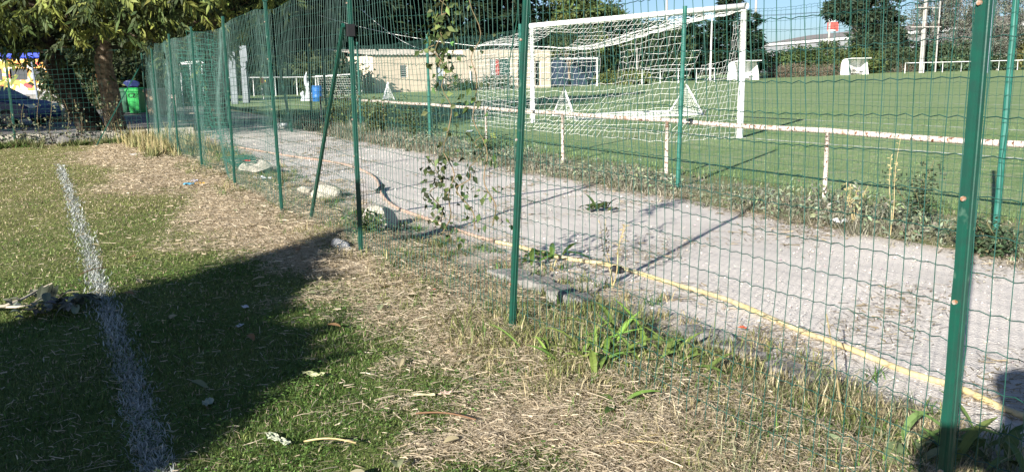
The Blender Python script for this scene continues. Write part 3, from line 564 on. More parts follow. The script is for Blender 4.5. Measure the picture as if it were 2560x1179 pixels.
def vine(path, label, leaf=.042, count=40, col=(.075, .11, .035), n=2.09):
    q = np.array([ONA(px, py, n) for px, py in path]); T = np.linspace(0, len(q) - 1, 40); c = np.stack([np.interp(T, np.arange(len(q)), q[:, i]) for i in range(3)], 1)
    c += np.array([*N2, 0]) * (0.02 * np.sin(T * 5))[:, None] + np.array([*D2, 0]) * (0.02 * np.sin(T * 7 + 1))[:, None]
    c = c[c[:, 2] > -.02]; e = empty('climbing_vine', c[np.argmin(c[:, 2])], label, 'vine', 'vines on the near fence'); MB().tube(c, np.linspace(.004, .002, len(c)), 5, cap=False).build('stem', mat('vine_stem', (.20, .14, .08), (.10, .09, .04), 20, .8), e)
    lf = MB(); i = rng.integers(0, len(c), count); i = np.where(rng.random(count) < .6, (i // 6) * 6 % len(c), i); P = c[i] + rng.normal(0, .05, (count, 3))
    diamonds(lf, P, rdir(count) - [0, 0, .5], rdir(count) - [.3, .7, -.2], leaf * rng.uniform(.6, 1.35, count), leaf * .75, vary(col, count, .4), .2); lf.build('foliage', M_leaf, e, kind='stuff'); return e
vine([(1105, 590), (1135, 480), (1115, 380), (1125, 270), (1105, 180), (1095, 100), (1110, 40), (1105, -60)], 'leafiest climbing vine twisting up the near mesh, left of the cream building door', count=110, leaf=.042)
vine([(1100, 165), (1080, 120), (1112, 90), (1090, 60), (1112, 30), (1100, -30)], 'leafy bunch of vine high on the near mesh, left above the cream building', count=120, leaf=.042, col=(.085, .12, .04))
vine([(1235, 565), (1222, 450), (1190, 300), (1186, 200), (1190, 100), (1182, -60)], 'bare reddish vine stem up the near mesh right of the leafiest one', count=45)
vine([(1190, 575), (1150, 470), (1180, 420), (1200, 380), (1195, 340)], 'short vine trailing on the mesh over the middle of the path', count=40, col=(.055, .085, .03))
vine([(1105, 555), (1085, 480), (1100, 430), (1075, 400)], 'short dark leaved vine low on the mesh right of the braced post', count=90, col=(.04, .06, .025))
for k in range(16):     # climbing weeds on the end fence
    n0 = -2.3 + k * .26 + random.uniform(-.1, .1); zt = random.uniform(.5, 1.3) if n0 < 1.0 else random.uniform(.9, 1.9); T = np.linspace(0, 1, 14); c = np.array([W(n0 + .05 * math.sin(5 * t + k), 20.68, zt * t) for t in T])
    e = empty('climbing_weed', c[0], 'dusty climbing weed strand on the fence at the end of the lawn', 'vine', 'weed strands on the end fence'); MB().tube(c, .005, 4, cap=False).build('stem', MATS['vine_stem'], e)
    lf = MB(); m = 70; i = (rng.beta(1, 1.6, m) * 13).astype(int); diamonds(lf, c[i] + rng.normal(0, .05, (m, 3)), rdir(m), rdir(m) - [.3, .7, 0], .055, .04, vary((.12, .13, .075), m, .35), .2); lf.build('foliage', M_leaf, e, kind='stuff')

# ------------------------------------------------------------------ boulders, concrete, hoses, litter
def boulder(pos, size, rz, label, seed, name='boulder', m=None, flat=.75):
    bm = bmesh.new(); bmesh.ops.create_icosphere(bm, subdivisions=3, radius=1.0); g = np.random.default_rng(seed); ph = g.uniform(0, 6.28, 12); fr = g.normal(0, 1.6, (12, 3))
    pl = g.normal(0, 1, (9, 3)); pl /= np.linalg.norm(pl, axis=1)[:, None]; lim = g.uniform(.45, .75, 9)
    for v in bm.verts:
        p = np.array(v.co)
        for a, l in zip(pl, lim):
            e = p @ a - l
            if e > 0: p = p - a * e * .97
        p *= 1 + .05 * sum(math.sin(fr[i] @ p * 1.6 + ph[i]) for i in range(12)) / 3
        v.co = p
    bmesh.ops.transform(bm, matrix=Matrix.Rotation(rz, 4, 'Z') @ Matrix.Diagonal((*size, 1)), verts=bm.verts)
    for f in bm.faces: f.smooth = False
    me = bpy.data.meshes.new(name); bm.to_mesh(me); bm.free(); me.materials.append(m or M_bould); o = bpy.data.objects.new(name, me); sc.collection.objects.link(o); o.location = (pos[0], pos[1], size[2] * flat * .6); return tag(o, label, 'rock', 'pale rocks along the near fence')
boulder(G(940, 572), (.24, .17, .15), .5, 'largest pale boulder beside the braced post', 3)
boulder(G(815, 494), (.17, .12, .12), .3, 'pale pointed rock casting a dark shadow behind the slanting brace', 5)
boulder(G(645, 436), (.28, .20, .15), .9, 'broad pale boulder with rubbish in front, between two far posts', 8)
boulder(G(588, 412), (.11, .1, .11), .2, 'small pale rock furthest along the near fence', 12)
boulder(G(765, 478), (.10, .07, .05), .2, 'flat pale stone lying left of the pointed rock', 13)
boulder(G(158, 362), (.16, .14, .14), .2, 'rough grey rock in front of the stone kerb', 17, m=M_conc)
def slab(a, b, w, h, label, seed, tilt=0.0, z=0.0):
    a = np.asarray(a, float); b = np.asarray(b, float); L = np.linalg.norm(b - a); t = (b - a) / L; nv = np.array([-t[1], t[0], 0]); g = np.random.default_rng(seed); k = 7
    top = []; 
    mb = MB(); R = []
    for i in range(k + 1):
        c = a + t * L * i / k; j = g.normal(0, .012, 4)
        R.append([c - nv * (w / 2 + j[0]) + [0, 0, -.05], c - nv * (w / 2 + j[1]) + [0, 0, h + j[2] + z + tilt * i / k], c + nv * (w / 2 + j[1]) + [0, 0, h * .9 + j[3] + z + tilt * i / k], c + nv * (w / 2 + j[0]) + [0, 0, -.05]])
    R = np.array(R); q = []
    for i in range(k):
        for s_ in range(4): q.append([i * 4 + s_, i * 4 + (s_ + 1) % 4, (i + 1) * 4 + (s_ + 1) % 4, (i + 1) * 4 + s_])
    mb.add(R.reshape(-1, 3), q=q, poly=[[3, 2, 1, 0], [k * 4 + i for i in range(4)]]); o = mb.build('concrete_slab', M_conc); bev(o, .012); return tag(o, label, 'slab', 'broken concrete slabs')
slab(G(1250, 690), G(1385, 735), .20, .06, 'grey concrete block just behind the second post', 1)
slab(G(1385, 760), G(1475, 772), .22, .12, 'tilted grey concrete chunk with a deep shadow, right of the second post', 2, tilt=-.06)
slab(G(1480, 790), G(1590, 840), .10, .04, 'thin sunken concrete edge in the tall weeds', 3)
slab(G(1715, 835), G(1900, 905), .15, .045, 'long flat grey concrete slab under the near mesh', 4)
slab(G(1935, 915), G(2075, 975), .16, .04, 'half buried concrete slab nearest the front post', 5)
def hose(px, r, m, label, ext=None):
    q = np.array([G(*p) for p in px]); 
    if ext is not None: q = np.concatenate([q, [q[-1] + (q[-1] - q[-2]) * k for k in (2, 5, 9)]])
    T = np.linspace(0, len(q) - 1, len(q) * 7); c = np.stack([np.interp(T, np.arange(len(q)), q[:, i]) for i in range(3)], 1)
    for _ in range(30): c[1:-1] = (c[:-2] + 2 * c[1:-1] + c[2:]) / 4
    c[:, 2] = r * .8 + .006 * np.sin(T * 2.1); return MB().tube(c, r, 12), m, label
mb, m, l = hose([(560, 364), (640, 378), (720, 390), (800, 401), (880, 415), (935, 437), (948, 456), (950, 490), (975, 513), (1020, 534), (1080, 556), (1160, 582), (1238, 607)], .0145, mat('hose_pink', (.40, .26, .20), (.46, .36, .29), 4, .6, .4, col3=(.34, .24, .18), scale3=25), 'faded pink garden hose curving along the edge of the path', None)
ho = tag(mb.build('hose', m, smooth=True), l, 'hose', 'hoses on the path')
c = G(949, 474, .02); MB().tube([c + [-.005, .30, 0.005], c + [.0, .05, .01], c + [0, -.16, .005]], .027, 12).build('coupling', M_black, ho, smooth=True)
mb, m, l = hose([(1242, 608), (1300, 622), (1400, 645), (1480, 658), (1545, 672), (1650, 700), (1750, 731), (1850, 767), (1950, 807), (2050, 850), (2150, 890), (2250, 925), (2340, 957), (2420, 987), (2500, 1020), (2560, 1046)], .0145, mat('hose_yellow', (.54, .42, .19), (.58, .49, .29), 6, .5, .4, col3=(.40, .33, .20), scale3=22), 'yellow garden hose lying along the path towards the front right', 1)
ho = tag(mb.build('hose', m, smooth=True), l, 'hose', 'hoses on the path')
c = G(1543, 673, .02); t = G(1560, 677, .02) - c; t /= np.linalg.norm(t); MB().tube([c - t * .035, c, c + t * .03], [.025, .029, .025], 12).build('coupling', M_black, ho, smooth=True)

def scrap(px, py, L, w, col, label, name='paper_scrap', cat='litter', rz=None, crump=.25, z=.012, m=None, seed=None):
    g = np.random.default_rng(seed if seed is not None else int(px)); c = G(px, py, 0); a = g.uniform(0, 6.28) if rz is None else rz; k = 6
    S, T = np.meshgrid(np.linspace(-.5, .5, k), np.linspace(-.5, .5, k), indexing='ij'); h = z + crump * min(L, w) * (.5 + .5 * np.sin(S * 9 + g.uniform(0, 6)) * np.cos(T * 8 + g.uniform(0, 6))) * .8 + g.normal(0, .04 * min(L, w), S.shape)
    x = S * L * (1 + g.normal(0, .08, S.shape)); y = T * w * (1 + g.normal(0, .08, S.shape)) * (1 - .5 * np.abs(S) * (cat == 'leaf') * 2)
    P = np.stack([c[0] + x * math.cos(a) - y * math.sin(a), c[1] + x * math.sin(a) + y * math.cos(a), np.maximum(h, .006)], -1).reshape(-1, 3)
    i = (np.arange(k - 1)[:, None] * k + np.arange(k - 1)[None]).ravel(); mb = MB().add(P, q=np.stack([i, i + k, i + k + 1, i + 1], 1))
    o = mb.build(name, m or mat(f'scrap_{"%02x%02x%02x" % tuple(int(min(255, q * 255)) for q in col)}', col, rough=.7, translucent=.15)); s_ = o.modifiers.new('solid', 'SOLIDIFY'); s_.thickness = .0012; return tag(o, label, cat)
WH = (.78, .78, .76)
scrap(1900, 1066, .10, .05, WH, 'crumpled white tissue in the straw near the front post')
scrap(1806, 1172, .12, .09, WH, 'bright white paper scrap at the bottom edge of the picture', crump=.1)
scrap(2097, 560, .13, .10, WH, 'white paper leaning in the weeds below the railing', crump=.5)
scrap(613, 771, .06, .035, (.6, .6, .62), 'small pale scrap in the deep shade of the lawn')
scrap(600, 818, .05, .03, (.6, .6, .62), 'tiny pale scrap near the painted line in the shade')
scrap(520, 1012, .08, .05, (.35, .38, .28), 'pale fallen leaf lying in the shade beside the white line', 'fallen_leaf', 'leaf')
scrap(1186, 781, .07, .02, WH, 'thin white strip of litter left of the second post')
scrap(1060, 992, .10, .02, (.62, .57, .36), 'pale yellow stick-like husk on the grass at bottom centre')
scrap(1113, 988, .05, .035, (.55, .40, .32), 'small pinkish fragment beside the pale husk')
scrap(1782, 957, .10, .085, (.62, .32, .03), 'bright orange fallen leaf right of the green weed clump', 'fallen_leaf', 'leaf', crump=.35)
scrap(1856, 824, .04, .03, (.55, .10, .04), 'small orange red scrap on the gravel below the yellow hose')
scrap(620, 448, .10, .07, (.55, .03, .03), 'red scrap of wrapping on the broad boulder', z=.24)
scrap(660, 452, .30, .16, (.62, .63, .66), 'crumpled silvery wrapper in front of the broad boulder', crump=.4)
scrap(500, 462, .12, .10, (.60, .35, .06), 'orange end of a torn snack wrapper on the straw')
scrap(472, 464, .12, .09, (.08, .30, .45), 'blue end of a torn snack wrapper on the straw', crump=.4)
scrap(486, 456, .13, .08, (.5, .5, .6), 'silvery middle of a torn snack wrapper on the straw', crump=.4)
scrap(1085, 727, .025, .02, (.6, .04, .04), 'tiny red scrap in the straw left of the second post')
scrap(683, 1100, .09, .04, (.40, .43, .31), 'curled pale leaf on the green grass at the bottom left', 'fallen_leaf', 'leaf', crump=.35)
scrap(712, 1112, .07, .035, (.40, .43, .31), 'second curled pale leaf just right of the first at the bottom', 'fallen_leaf', 'leaf', crump=.35)
scrap(785, 944, .10, .05, (.40, .42, .22), 'pale green leaf at the edge of the deep shade', 'fallen_leaf', 'leaf', crump=.5)
scrap(1135, 780, .09, .06, (.28, .28, .2), 'greyish dead leaf on the straw below the vines', 'fallen_leaf', 'leaf', crump=.4)
scrap(335, 388, .3, .12, (.7, .7, .68), 'flat white rag near the end of the lawn left', crump=.1)
scrap(1175, 330, .45, .14, (.70, .74, .74), 'pale plastic sheet lying on the field behind the railing', crump=.3)
for k in range(60):     # fallen leaves on the straw
    n = random.uniform(.3, 2.6); d = random.uniform(1.6, 9); p = W(n, d)
    if abs(p[0]) > .62 * p[1]: continue
    c = random.choice([(.34, .31, .2), (.25, .27, .15), (.42, .36, .22), (.30, .18, .09)]); mb = MB()
    leafblade(mb, p + [0, 0, .03], random.uniform(0, 6.28), random.uniform(.05, .09), random.uniform(.025, .05), random.uniform(-.1, .5), random.uniform(.1, .5), c)
    tag(mb.build('fallen_leaf', M_leaf), 'small dry curled leaf among the straw along the near fence', 'leaf', 'scattered dry leaves')
# long bleached stalks
for k, (a, b, lab) in enumerate((((1510, 1105), (1880, 1073), 'long straight bleached stalk along the bottom centre'), ((1480, 1118), (1660, 1106), 'second bleached stalk parallel to the longest one'), ((760, 1102), (890, 1106), 'bleached stalk on the green grass at bottom left'), ((1040, 1032), (1190, 1048), 'reddish brown twig on the grass at bottom centre'), ((1740, 1045), (1870, 965), 'slanting straw stalk below the orange leaf'), ((2060, 900), (2110, 1075), 'upright leaning pale stalk in front of the half buried slab'), ((2040, 1140), (2310, 1085), 'long pale stalk leading to the nearest post'), ((195, 688), (270, 668), 'thin dark twig lying across the white line'))):
    p, q = G(*a, .02), G(*b, .03); T = np.linspace(0, 1, 9)[:, None]; c = p * (1 - T) + q * T; c[:, 2] += .015 * np.sin(np.pi * T[:, 0])
    if k == 5: c[:, 2] += .22 * (1 - T[:, 0])
    tag(MB().tube(c, .0035, 5).build('dry_stalk', mat('twig_brown', (.16, .09, .05), rough=.9) if k in (3, 7) else MATS['straw_stalk']), lab, 'stalk')
# plastic bottle
b0 = G(838, 606, .04); b1 = G(888, 628, .035); ax = b1 - b0; L = .30; ax /= np.linalg.norm(ax); bt = MB()
ts = np.array([0, .005, .02, .05, .09, .10, .11, .15, .155, .165, .20, .235, .26, .272, .275, .30]); rr = np.array([.02, .036, .042, .043, .043, .041, .043, .043, .041, .043, .043, .034, .018, .014, .013, .013])
bt.tube(np.array([b0 + ax * t for t in ts]), rr, 20); bo = bt.build('plastic_bottle', mat('clear_plastic', (.78, .80, .82), rough=.12, spec=.6), smooth=True)
bp = MATS['clear_plastic'].node_tree.nodes['Principled BSDF']; bp.inputs['Transmission Weight'].default_value = .75; bp.inputs['IOR'].default_value = 1.15
tag(bo, 'clear empty plastic bottle lying in the shade by the braced post', 'bottle'); MB().tube([b0 + ax * .285, b0 + ax * .305], .0165, 14).build('bottle_cap', M_white, bo)
# cut branch with wilted leaves
br = empty('cut_branch', G(110, 765), 'cut branch with wilted grey leaves at the left edge of the shade', 'branch'); wood = mat('pale_wood', (.52, .46, .36), (.3, .25, .18), 12, .8)
for pts, r in (([(-60, 768), (10, 765), (60, 745), (100, 722), (130, 708)], .011), ([(0, 767), (40, 767), (75, 762), (100, 745)], .008)):
    q = np.array([G(px, py, .03 + .05 * k / 4) for k, (px, py) in enumerate(pts)]); MB().tube(q, np.linspace(r, r * .4, len(q)), 7).build('stem', wood, br, smooth=True)
lf = MB()
for k in range(85):
    px = random.gauss(140, 60); py = 768 - (px - 60) * .14 + random.gauss(0, 12); leafblade(lf, G(px, py, .02 + random.random() * .06), random.uniform(0, 6.28), random.uniform(.05, .11), random.uniform(.03, .055), random.uniform(-.2, 1.0), random.uniform(.2, 1), vary((.16, .17, .13), 1, .3)[0])
for k in range(5): leafblade(lf, G(100 + k * 8, 752, .04), 1.6 + random.uniform(-.4, .4), .10, .04, 1.25, .1, (.045, .055, .035))
lf.build('foliage', M_leaf, br, kind='stuff')
w3 = [o for o in bpy.data.objects if o.name.startswith('paper_scrap') and 'torn snack wrapper' in o.get('label', '')]
we = empty('snack_wrapper', G(486, 460), 'torn silver, blue and orange snack wrapper on the straw between the far posts', 'litter')
for o in w3:
    o.name = 'wrapper_piece'; o.parent = we; o.matrix_parent_inverse = PINV['snack_wrapper']
    for k in ('label', 'category'): del o[k]

# ------------------------------------------------------------------ trees
def limb(mb, a, b, r0, r1, bend=.15, k=8, seg=8):
    a = np.asarray(a, float); b = np.asarray(b, float); T = np.linspace(0, 1, seg)[:, None]; off = rdir(1)[0] * np.linalg.norm(b - a) * bend; off[2] *= .3
    c = a * (1 - T) + b * T + np.sin(np.pi * T) * off + rng.normal(0, r0 * .12, (seg, 3)) * np.sin(np.pi * T); mb.tube(c, np.linspace(r0, r1, seg), k); return c
def clumps(n, c, rad, hollow=.35):
    v = rdir(n) * (hollow + (1 - hollow) * rng.random((n, 1)) ** .5); return np.asarray(c) + v * np.asarray(rad)
def broad_tree(base, H, balls, label, leaf=.25, per=55, nclump=90, col=(.06, .09, .03), trunk_r=.2, bark=None, name='tree', cr=.6, group='trees beyond the field', asp=.5, col2=None, zmin=None, limbs=7, cat='tree', droop=.2):
    base = np.asarray(base, float); e = empty(name, base, label, cat, group); tm = MB(); top = np.mean([b[0] for b in balls], 0)
    tc = limb(tm, base - [0, 0, .2], np.array([top[0], top[1], base[2] + H * .6]), trunk_r, trunk_r * .4, .06, 10, 10)
    lf = MB()
    for c, rad in balls:
        c = np.asarray(c, float); C = clumps(nclump, c, rad)
        for k in range(limbs): limb(tm, tc[random.randint(4, 9)], C[random.randrange(len(C))], trunk_r * .25, .02, .12, 5, 6)
        if zmin is not None: C = C[C[:, 2] > zmin]
        for cc in C:
            m = int(per * random.uniform(.6, 1.4)); s_ = cr * random.uniform(.6, 1.3); P = cc + rng.normal(0, .45, (m, 3)) * s_ * [1, 1, .7]
            cl = np.asarray(col if col2 is None or random.random() > .4 else col2) * math.exp(random.gauss(0, .22)); ou = (P - cc) / s_
            diamonds(lf, P, ou + rdir(m) * .9 - [0, 0, droop], rdir(m) + [0, 0, .5] + ou * .4, leaf * rng.uniform(.6, 1.35, m), leaf * asp * rng.uniform(.7, 1.2, m), vary(cl, m, .22), .12)
    tm.build('trunk', bark or M_bark, e, smooth=True); lf.build('crown', M_leaf, e, kind='stuff'); return e
def conifer(base, H, R, label, z0=.12, layers=26, per=24, frond=1.0, col=(.028, .048, .022), leaf=.30, trunk_r=.25, shape=.8, droop=.25, group='dark evergreens behind the field', fill=26, asp=.34, name='conifer', lean=(0, 0)):
    base = np.asarray(base, float); e = empty(name, base, label, 'tree', group); tm = MB(); tp = base + [lean[0], lean[1], H]; tc = limb(tm, base - [0, 0, .2], tp, trunk_r, .03, .02, 8, 12); lf = MB()
    for l in range(layers):
        f = (l + random.random()) / layers; z = H * (z0 + (1 - z0) * f); rr = R * (1 - f) ** shape * random.uniform(.75, 1.15) + .15; c0 = base * (1 - z / H) + tp * (z / H); nb = max(3, int(per * (.35 + (1 - f) * .65) / 2))
        for b in range(nb):
            az = random.uniform(0, 6.283); L = rr * random.uniform(.65, 1.1); dv = np.array([math.cos(az), math.sin(az), 0])
            if b % 3 == 0: limb(tm, c0, c0 + dv * L * .8 + [0, 0, L * .1], trunk_r * .2, .012, .05, 4, 4)
            m = fill; t = rng.random(m) ** .6; P = c0 + dv * (t * L)[:, None] + np.stack([0 * t, 0 * t, L * (.18 * t - droop * t * t)], 1) + rng.normal(0, .09, (m, 3)) * L * np.array([1, 1, .55])
            cl = np.asarray(col) * math.exp(random.gauss(0, .25)); diamonds(lf, P, dv + rdir(m) * .55 - [0, 0, droop * .8], rdir(m) * .6 + [0, 0, 1], leaf * rng.uniform(.6, 1.4, m) * frond, leaf * asp * rng.uniform(.7, 1.3, m), vary(cl, m, .25), .1)
    tm.build('trunk', M_bark, e, smooth=True); lf.build('crown', M_leaf, e, kind='stuff'); return e
def gpos(px, y, z=0.0): p = AT(px, 180, y); return np.array([p[0], p[1], z])

YZ0 = -0.16
# the leafy tree over the end of the lawn
lt = empty('leafy_tree', G(295, 340), 'large leafy tree with one pale and one dark leaning trunk over the lawn end', 'tree', 'trees beyond the field')
t1 = MB(); limb(t1, G(298, 345, -.2), AT(255, 40, 21.5), .27, .17, .05, 14, 12); t2 = MB(); limb(t2, AT(238, 345, 22.4), AT(110, 100, 21.2), .34, .22, .05, 14, 12)
t1.build('trunk', M_barkpale, lt, smooth=True); t2.build('trunk', mat('bark_dark', (.05, .042, .034), (.02, .018, .015), 10, .95, .1, bump=.9, bscale=20), lt, smooth=True)
lb = MB(); lf = MB(); cen = np.array([-9.3, 20.6, 4.9]); C = np.concatenate([clumps(420, cen + [-2.2, 0, -.4], (4.6, 4.2, 3.2), .35), clumps(280, cen + [1.9, -.9, -.4], (2.7, 3.4, 2.9), .3), clumps(70, (-7.0, 17.2, 3.5), (2.0, 1.8, 1.1), .2), clumps(70, (-10.2, 17.6, 3.3), (2.6, 1.6, 1.2), .2), clumps(150, (-14.2, 16.0, 4.0), (2.7, 2.2, 1.9), .2)])  # last clump set: unseen foliage added to shade the dark trunk
lo = 1.95 + .30 * noise2(C[:, 0], C[:, 1], 1.2, 0); C = C[C[:, 2] > lo]
for k in range(26): limb(lb, AT(255 if k % 2 else 110, 60, 21.4), C[random.randrange(len(C))], .08, .012, .1, 5, 7)
for cc in C:
    for s_ in range(5):
        m = random.randint(7, 11); o0 = cc + rng.normal(0, .26, 3); ax = rdir(1)[0] * [1, 1, .3] - [0, 0, .55]; ax /= np.linalg.norm(ax); t = np.linspace(.05, .38, m)[:, None]; P = o0 + ax * t
        sd = np.cross(ax, rdir(1)[0]); sd /= np.linalg.norm(sd); sg = np.where(np.arange(m) % 2 == 0, 1, -1)[:, None]
        cl = np.array([.045, .066, .022]) * math.exp(random.gauss(0, .3)) if random.random() > .40 else np.array([.19, .22, .055])  # pale sprays painted as sunlit leaves, darker ones as shaded
        diamonds(lf, P, ax * .9 + sd * sg * .8 + rng.normal(0, .2, (m, 3)) - [0, 0, .35], np.cross(ax, sd)[None] + rng.normal(0, .3, (m, 3)), .19 * rng.uniform(.7, 1.25, m), .060, vary(cl, m, .2), .12)
lb.build('limb', M_bark, lt, smooth=True); lf.build('crown', M_leaf, lt, kind='stuff')

b = np.array([-18.8, 23.0, YZ0]); broad_tree(b, 5, [(b + [0, 0, 3.5], (3.0, 3.0, 1.9))], 'low leafy tree added just outside the left edge to shade the blue car', leaf=.26, per=60, nclump=110, col=(.06, .09, .03), cr=.6, trunk_r=.22)  # unseen tree, added to keep the car in shade
b = np.array([-21.5, 19.5, YZ0]); broad_tree(b, 8, [(b + [0, 0, 5.0], (4.2, 4.0, 3.2))], 'leafy tree added outside the left edge to shade the blue car', leaf=.3, per=60, nclump=120, col=(.06, .09, .03), cr=.7, trunk_r=.3)  # also unseen, added for its shade on the car
for px, y, H, R_w, lab in ((20, 66, 15, 5.5, 'dark evergreen behind the painted bus'), (140, 70, 15, 5.5, 'dark evergreen between the bus and the leaning trunk'), (270, 64, 14, 5, 'dark evergreen behind the pale trunk'), (390, 62, 14, 5, 'dark evergreen behind the brown bin'), (480, 68, 14, 5, 'dark evergreen behind the net shelter')):
    conifer(gpos(px, y), H, R_w, lab, z0=.02, layers=30, per=24, leaf=.75, fill=30, asp=.5, shape=.45, col=(.016, .027, .013), droop=.3, trunk_r=.3)
# large conifer close behind the gate
conifer(gpos(528, 23.5), 13, 4.2, 'tall dark conifer with a bare brown trunk behind the mesh gate', z0=.20, layers=26, per=26, leaf=.36, trunk_r=.33, fill=46, asp=.4, droop=.3, col=(.02, .034, .015), frond=1.1)
# dark evergreens behind the cream building
for k, (px, y, H, R, lab) in enumerate(((700, 66, 15, 4.2, 'dark cedar above the corner flag'), (800, 72, 16, 4.6, 'dark cedar left of the cream building'), (905, 76, 17, 4.8, 'dark cedar behind the left end of the cream building'), (1030, 82, 17, 5.0, 'dark cedar behind the corrugated roof'), (1150, 84, 15, 4.6, 'dark cedar behind the middle of the cream building'), (1265, 88, 14.5, 4.6, 'dark cedar behind the shuttered window'), (600, 60, 12, 3.6, 'dark cedar seen between the far fence posts'))):
    conifer(gpos(px, y), H, R, lab, z0=.06, layers=34, per=26, leaf=.75, fill=34, asp=.5, shape=.62, col=(.016, .029, .014) if k % 2 else (.021, .034, .016), droop=.3, trunk_r=.35)
conifer(gpos(1825, 106), 9.6, 3.6, 'bushy dark cypress pair left of the white dugouts', z0=.08, layers=24, per=24, leaf=.7, fill=32, asp=.45, shape=.5, col=(.026, .046, .022), droop=-.1)
conifer(gpos(1875, 108), 7.6, 2.0, 'narrow dark cypress behind the goalpost', z0=.08, layers=18, per=18, leaf=.7, fill=32, asp=.45, shape=.6, col=(.024, .044, .02), droop=-.2)
conifer(gpos(1735, 104), 7.6, 3.2, 'dark cypress behind the goal net', z0=.08, layers=20, per=22, leaf=.7, fill=32, asp=.45, shape=.5, col=(.026, .044, .02), droop=-.1)
for k, (px, y, top, R, col, lab) in enumerate(((1390, 92, 10.3, (4.6, 4, 4.0), (.075, .105, .032), 'large light green leafy tree behind the left half of the goal'), (1480, 96, 9.0, (3.6, 3.4, 3.6), (.06, .09, .03), 'rounded green tree right of the light green one'), (1560, 99, 6.6, (3.4, 3, 2.6), (.045, .07, .028), 'dark green bushy tree behind the middle of the goal'), (1640, 99, 6.3, (3.4, 3, 2.6), (.04, .062, .026), 'dark green bushy tree right of the goal middle'))):
    b = gpos(px, y); broad_tree(b, top, [(b + [0, 0, top - R[2]], R), (b + [R[0] * .3, -.6, (top - R[2]) * .55], (R[0] * .8, R[1] * .8, R[2] * .8))], lab, leaf=.55, per=60, nclump=95, col=col, cr=.95, col2=(.12, .135, .04) if k == 0 else None)
# right background
b = gpos(2175, 125); broad_tree(b, 13, [(b + [.5, 0, 8.2], (3.6, 3, 5.4)), (b + [1.2, 0, 4.0], (3.8, 3, 3.0)), (b + [-4.2, 0, 9.0], (2.2, 1.8, 1.0))], 'tall dark pine with an open crown above the right-hand dugout', leaf=.6, per=60, nclump=110, col=(.036, .055, .03), cr=1.0, trunk_r=.3, droop=-.2)
for px, y, h, rx, col, lab in ((1990, 118, 4.2, 4.0, (.06, .09, .03), 'green hedge clump between the two dugouts'), (2070, 120, 4.4, 3.6, (.065, .085, .035), 'yellowish green hedge clump below the tall pine'), (2130, 119, 3.8, 3.0, (.075, .10, .03), 'hedge bush just behind the right-hand dugout'), (2290, 122, 4.0, 4.4, (.06, .09, .045), 'green hedge clump right of the tall pine'), (2380, 116, 4.4, 4.4, (.065, .095, .05), 'grey green bamboo-like hedge above the far railing'), (2450, 116, 4.0, 3.6, (.06, .09, .045), 'hedge clump behind the nearest post'), (2520, 117, 5.8, 2.6, (.11, .115, .04), 'yellow green bush at the far right'), (2570, 118, 6.0, 3.6, (.035, .05, .03), 'dark bush at the far right edge'), (2220, 121, 3.4, 3.0, (.05, .07, .035), 'dark low bush at the foot of the pine')):
    b = gpos(px, y); broad_tree(b, h * .6, [(b + [0, 0, h * .5], (rx, 2.2, h * .5)), (b + [rx * .3, -.5, h * .35], (rx * .8, 2, h * .35))], lab, leaf=.5, per=50, nclump=70, col=col, cr=.9, trunk_r=.1, limbs=3, name='hedge_bush', cat='bush', group='hedge along the far side of the field')
for px, y, H, lab in ((2330, 118, 12.5, 'bare greyish thin-leaved tree beside the concrete pole'), (2405, 116, 12.5, 'bare greyish thin-leaved tree left of the nearest post'), (2490, 114, 10.5, 'bare greyish thin-leaved tree right of the nearest post'), (1590, 130, 8.5, 'leafless pale tree showing above the crossbar')):
    b = gpos(px, y); broad_tree(b, H, [(b + [0, 0, H * .62], (3.1, 2.6, H * .40))], lab, leaf=.26, per=75 if px > 2000 else 8, nclump=130, col=(.13, .14, .11), cr=1.0, trunk_r=.22, limbs=46, bark=mat('bark_grey', (.20, .19, .17), (.13, .12, .11), 8, .95), name='bare_tree')
# dry scrub bank by the dugouts
for px, y, h, rx, lab in ((2000, 112, 1.7, 4.5, 'brown dry scrub bank between the dugouts'), (2085, 114, 1.6, 3.4, 'brown dry scrub left of the right-hand dugout'), (1940, 112, 1.2, 2.2, 'brown dry scrub right of the left-hand dugout'), (2300, 118, 1.6, 5.0, 'low dry scrub behind the far railing')):
    b = gpos(px, y); broad_tree(b, h * .5, [(b + [0, 0, h * .45], (rx, 1.8, h * .55))], lab, leaf=.30, per=40, nclump=50, col=(.16, .13, .095), cr=.7, trunk_r=.05, limbs=3, name='dry_scrub', cat='bush', asp=.2, group='dry scrub by the field edge')
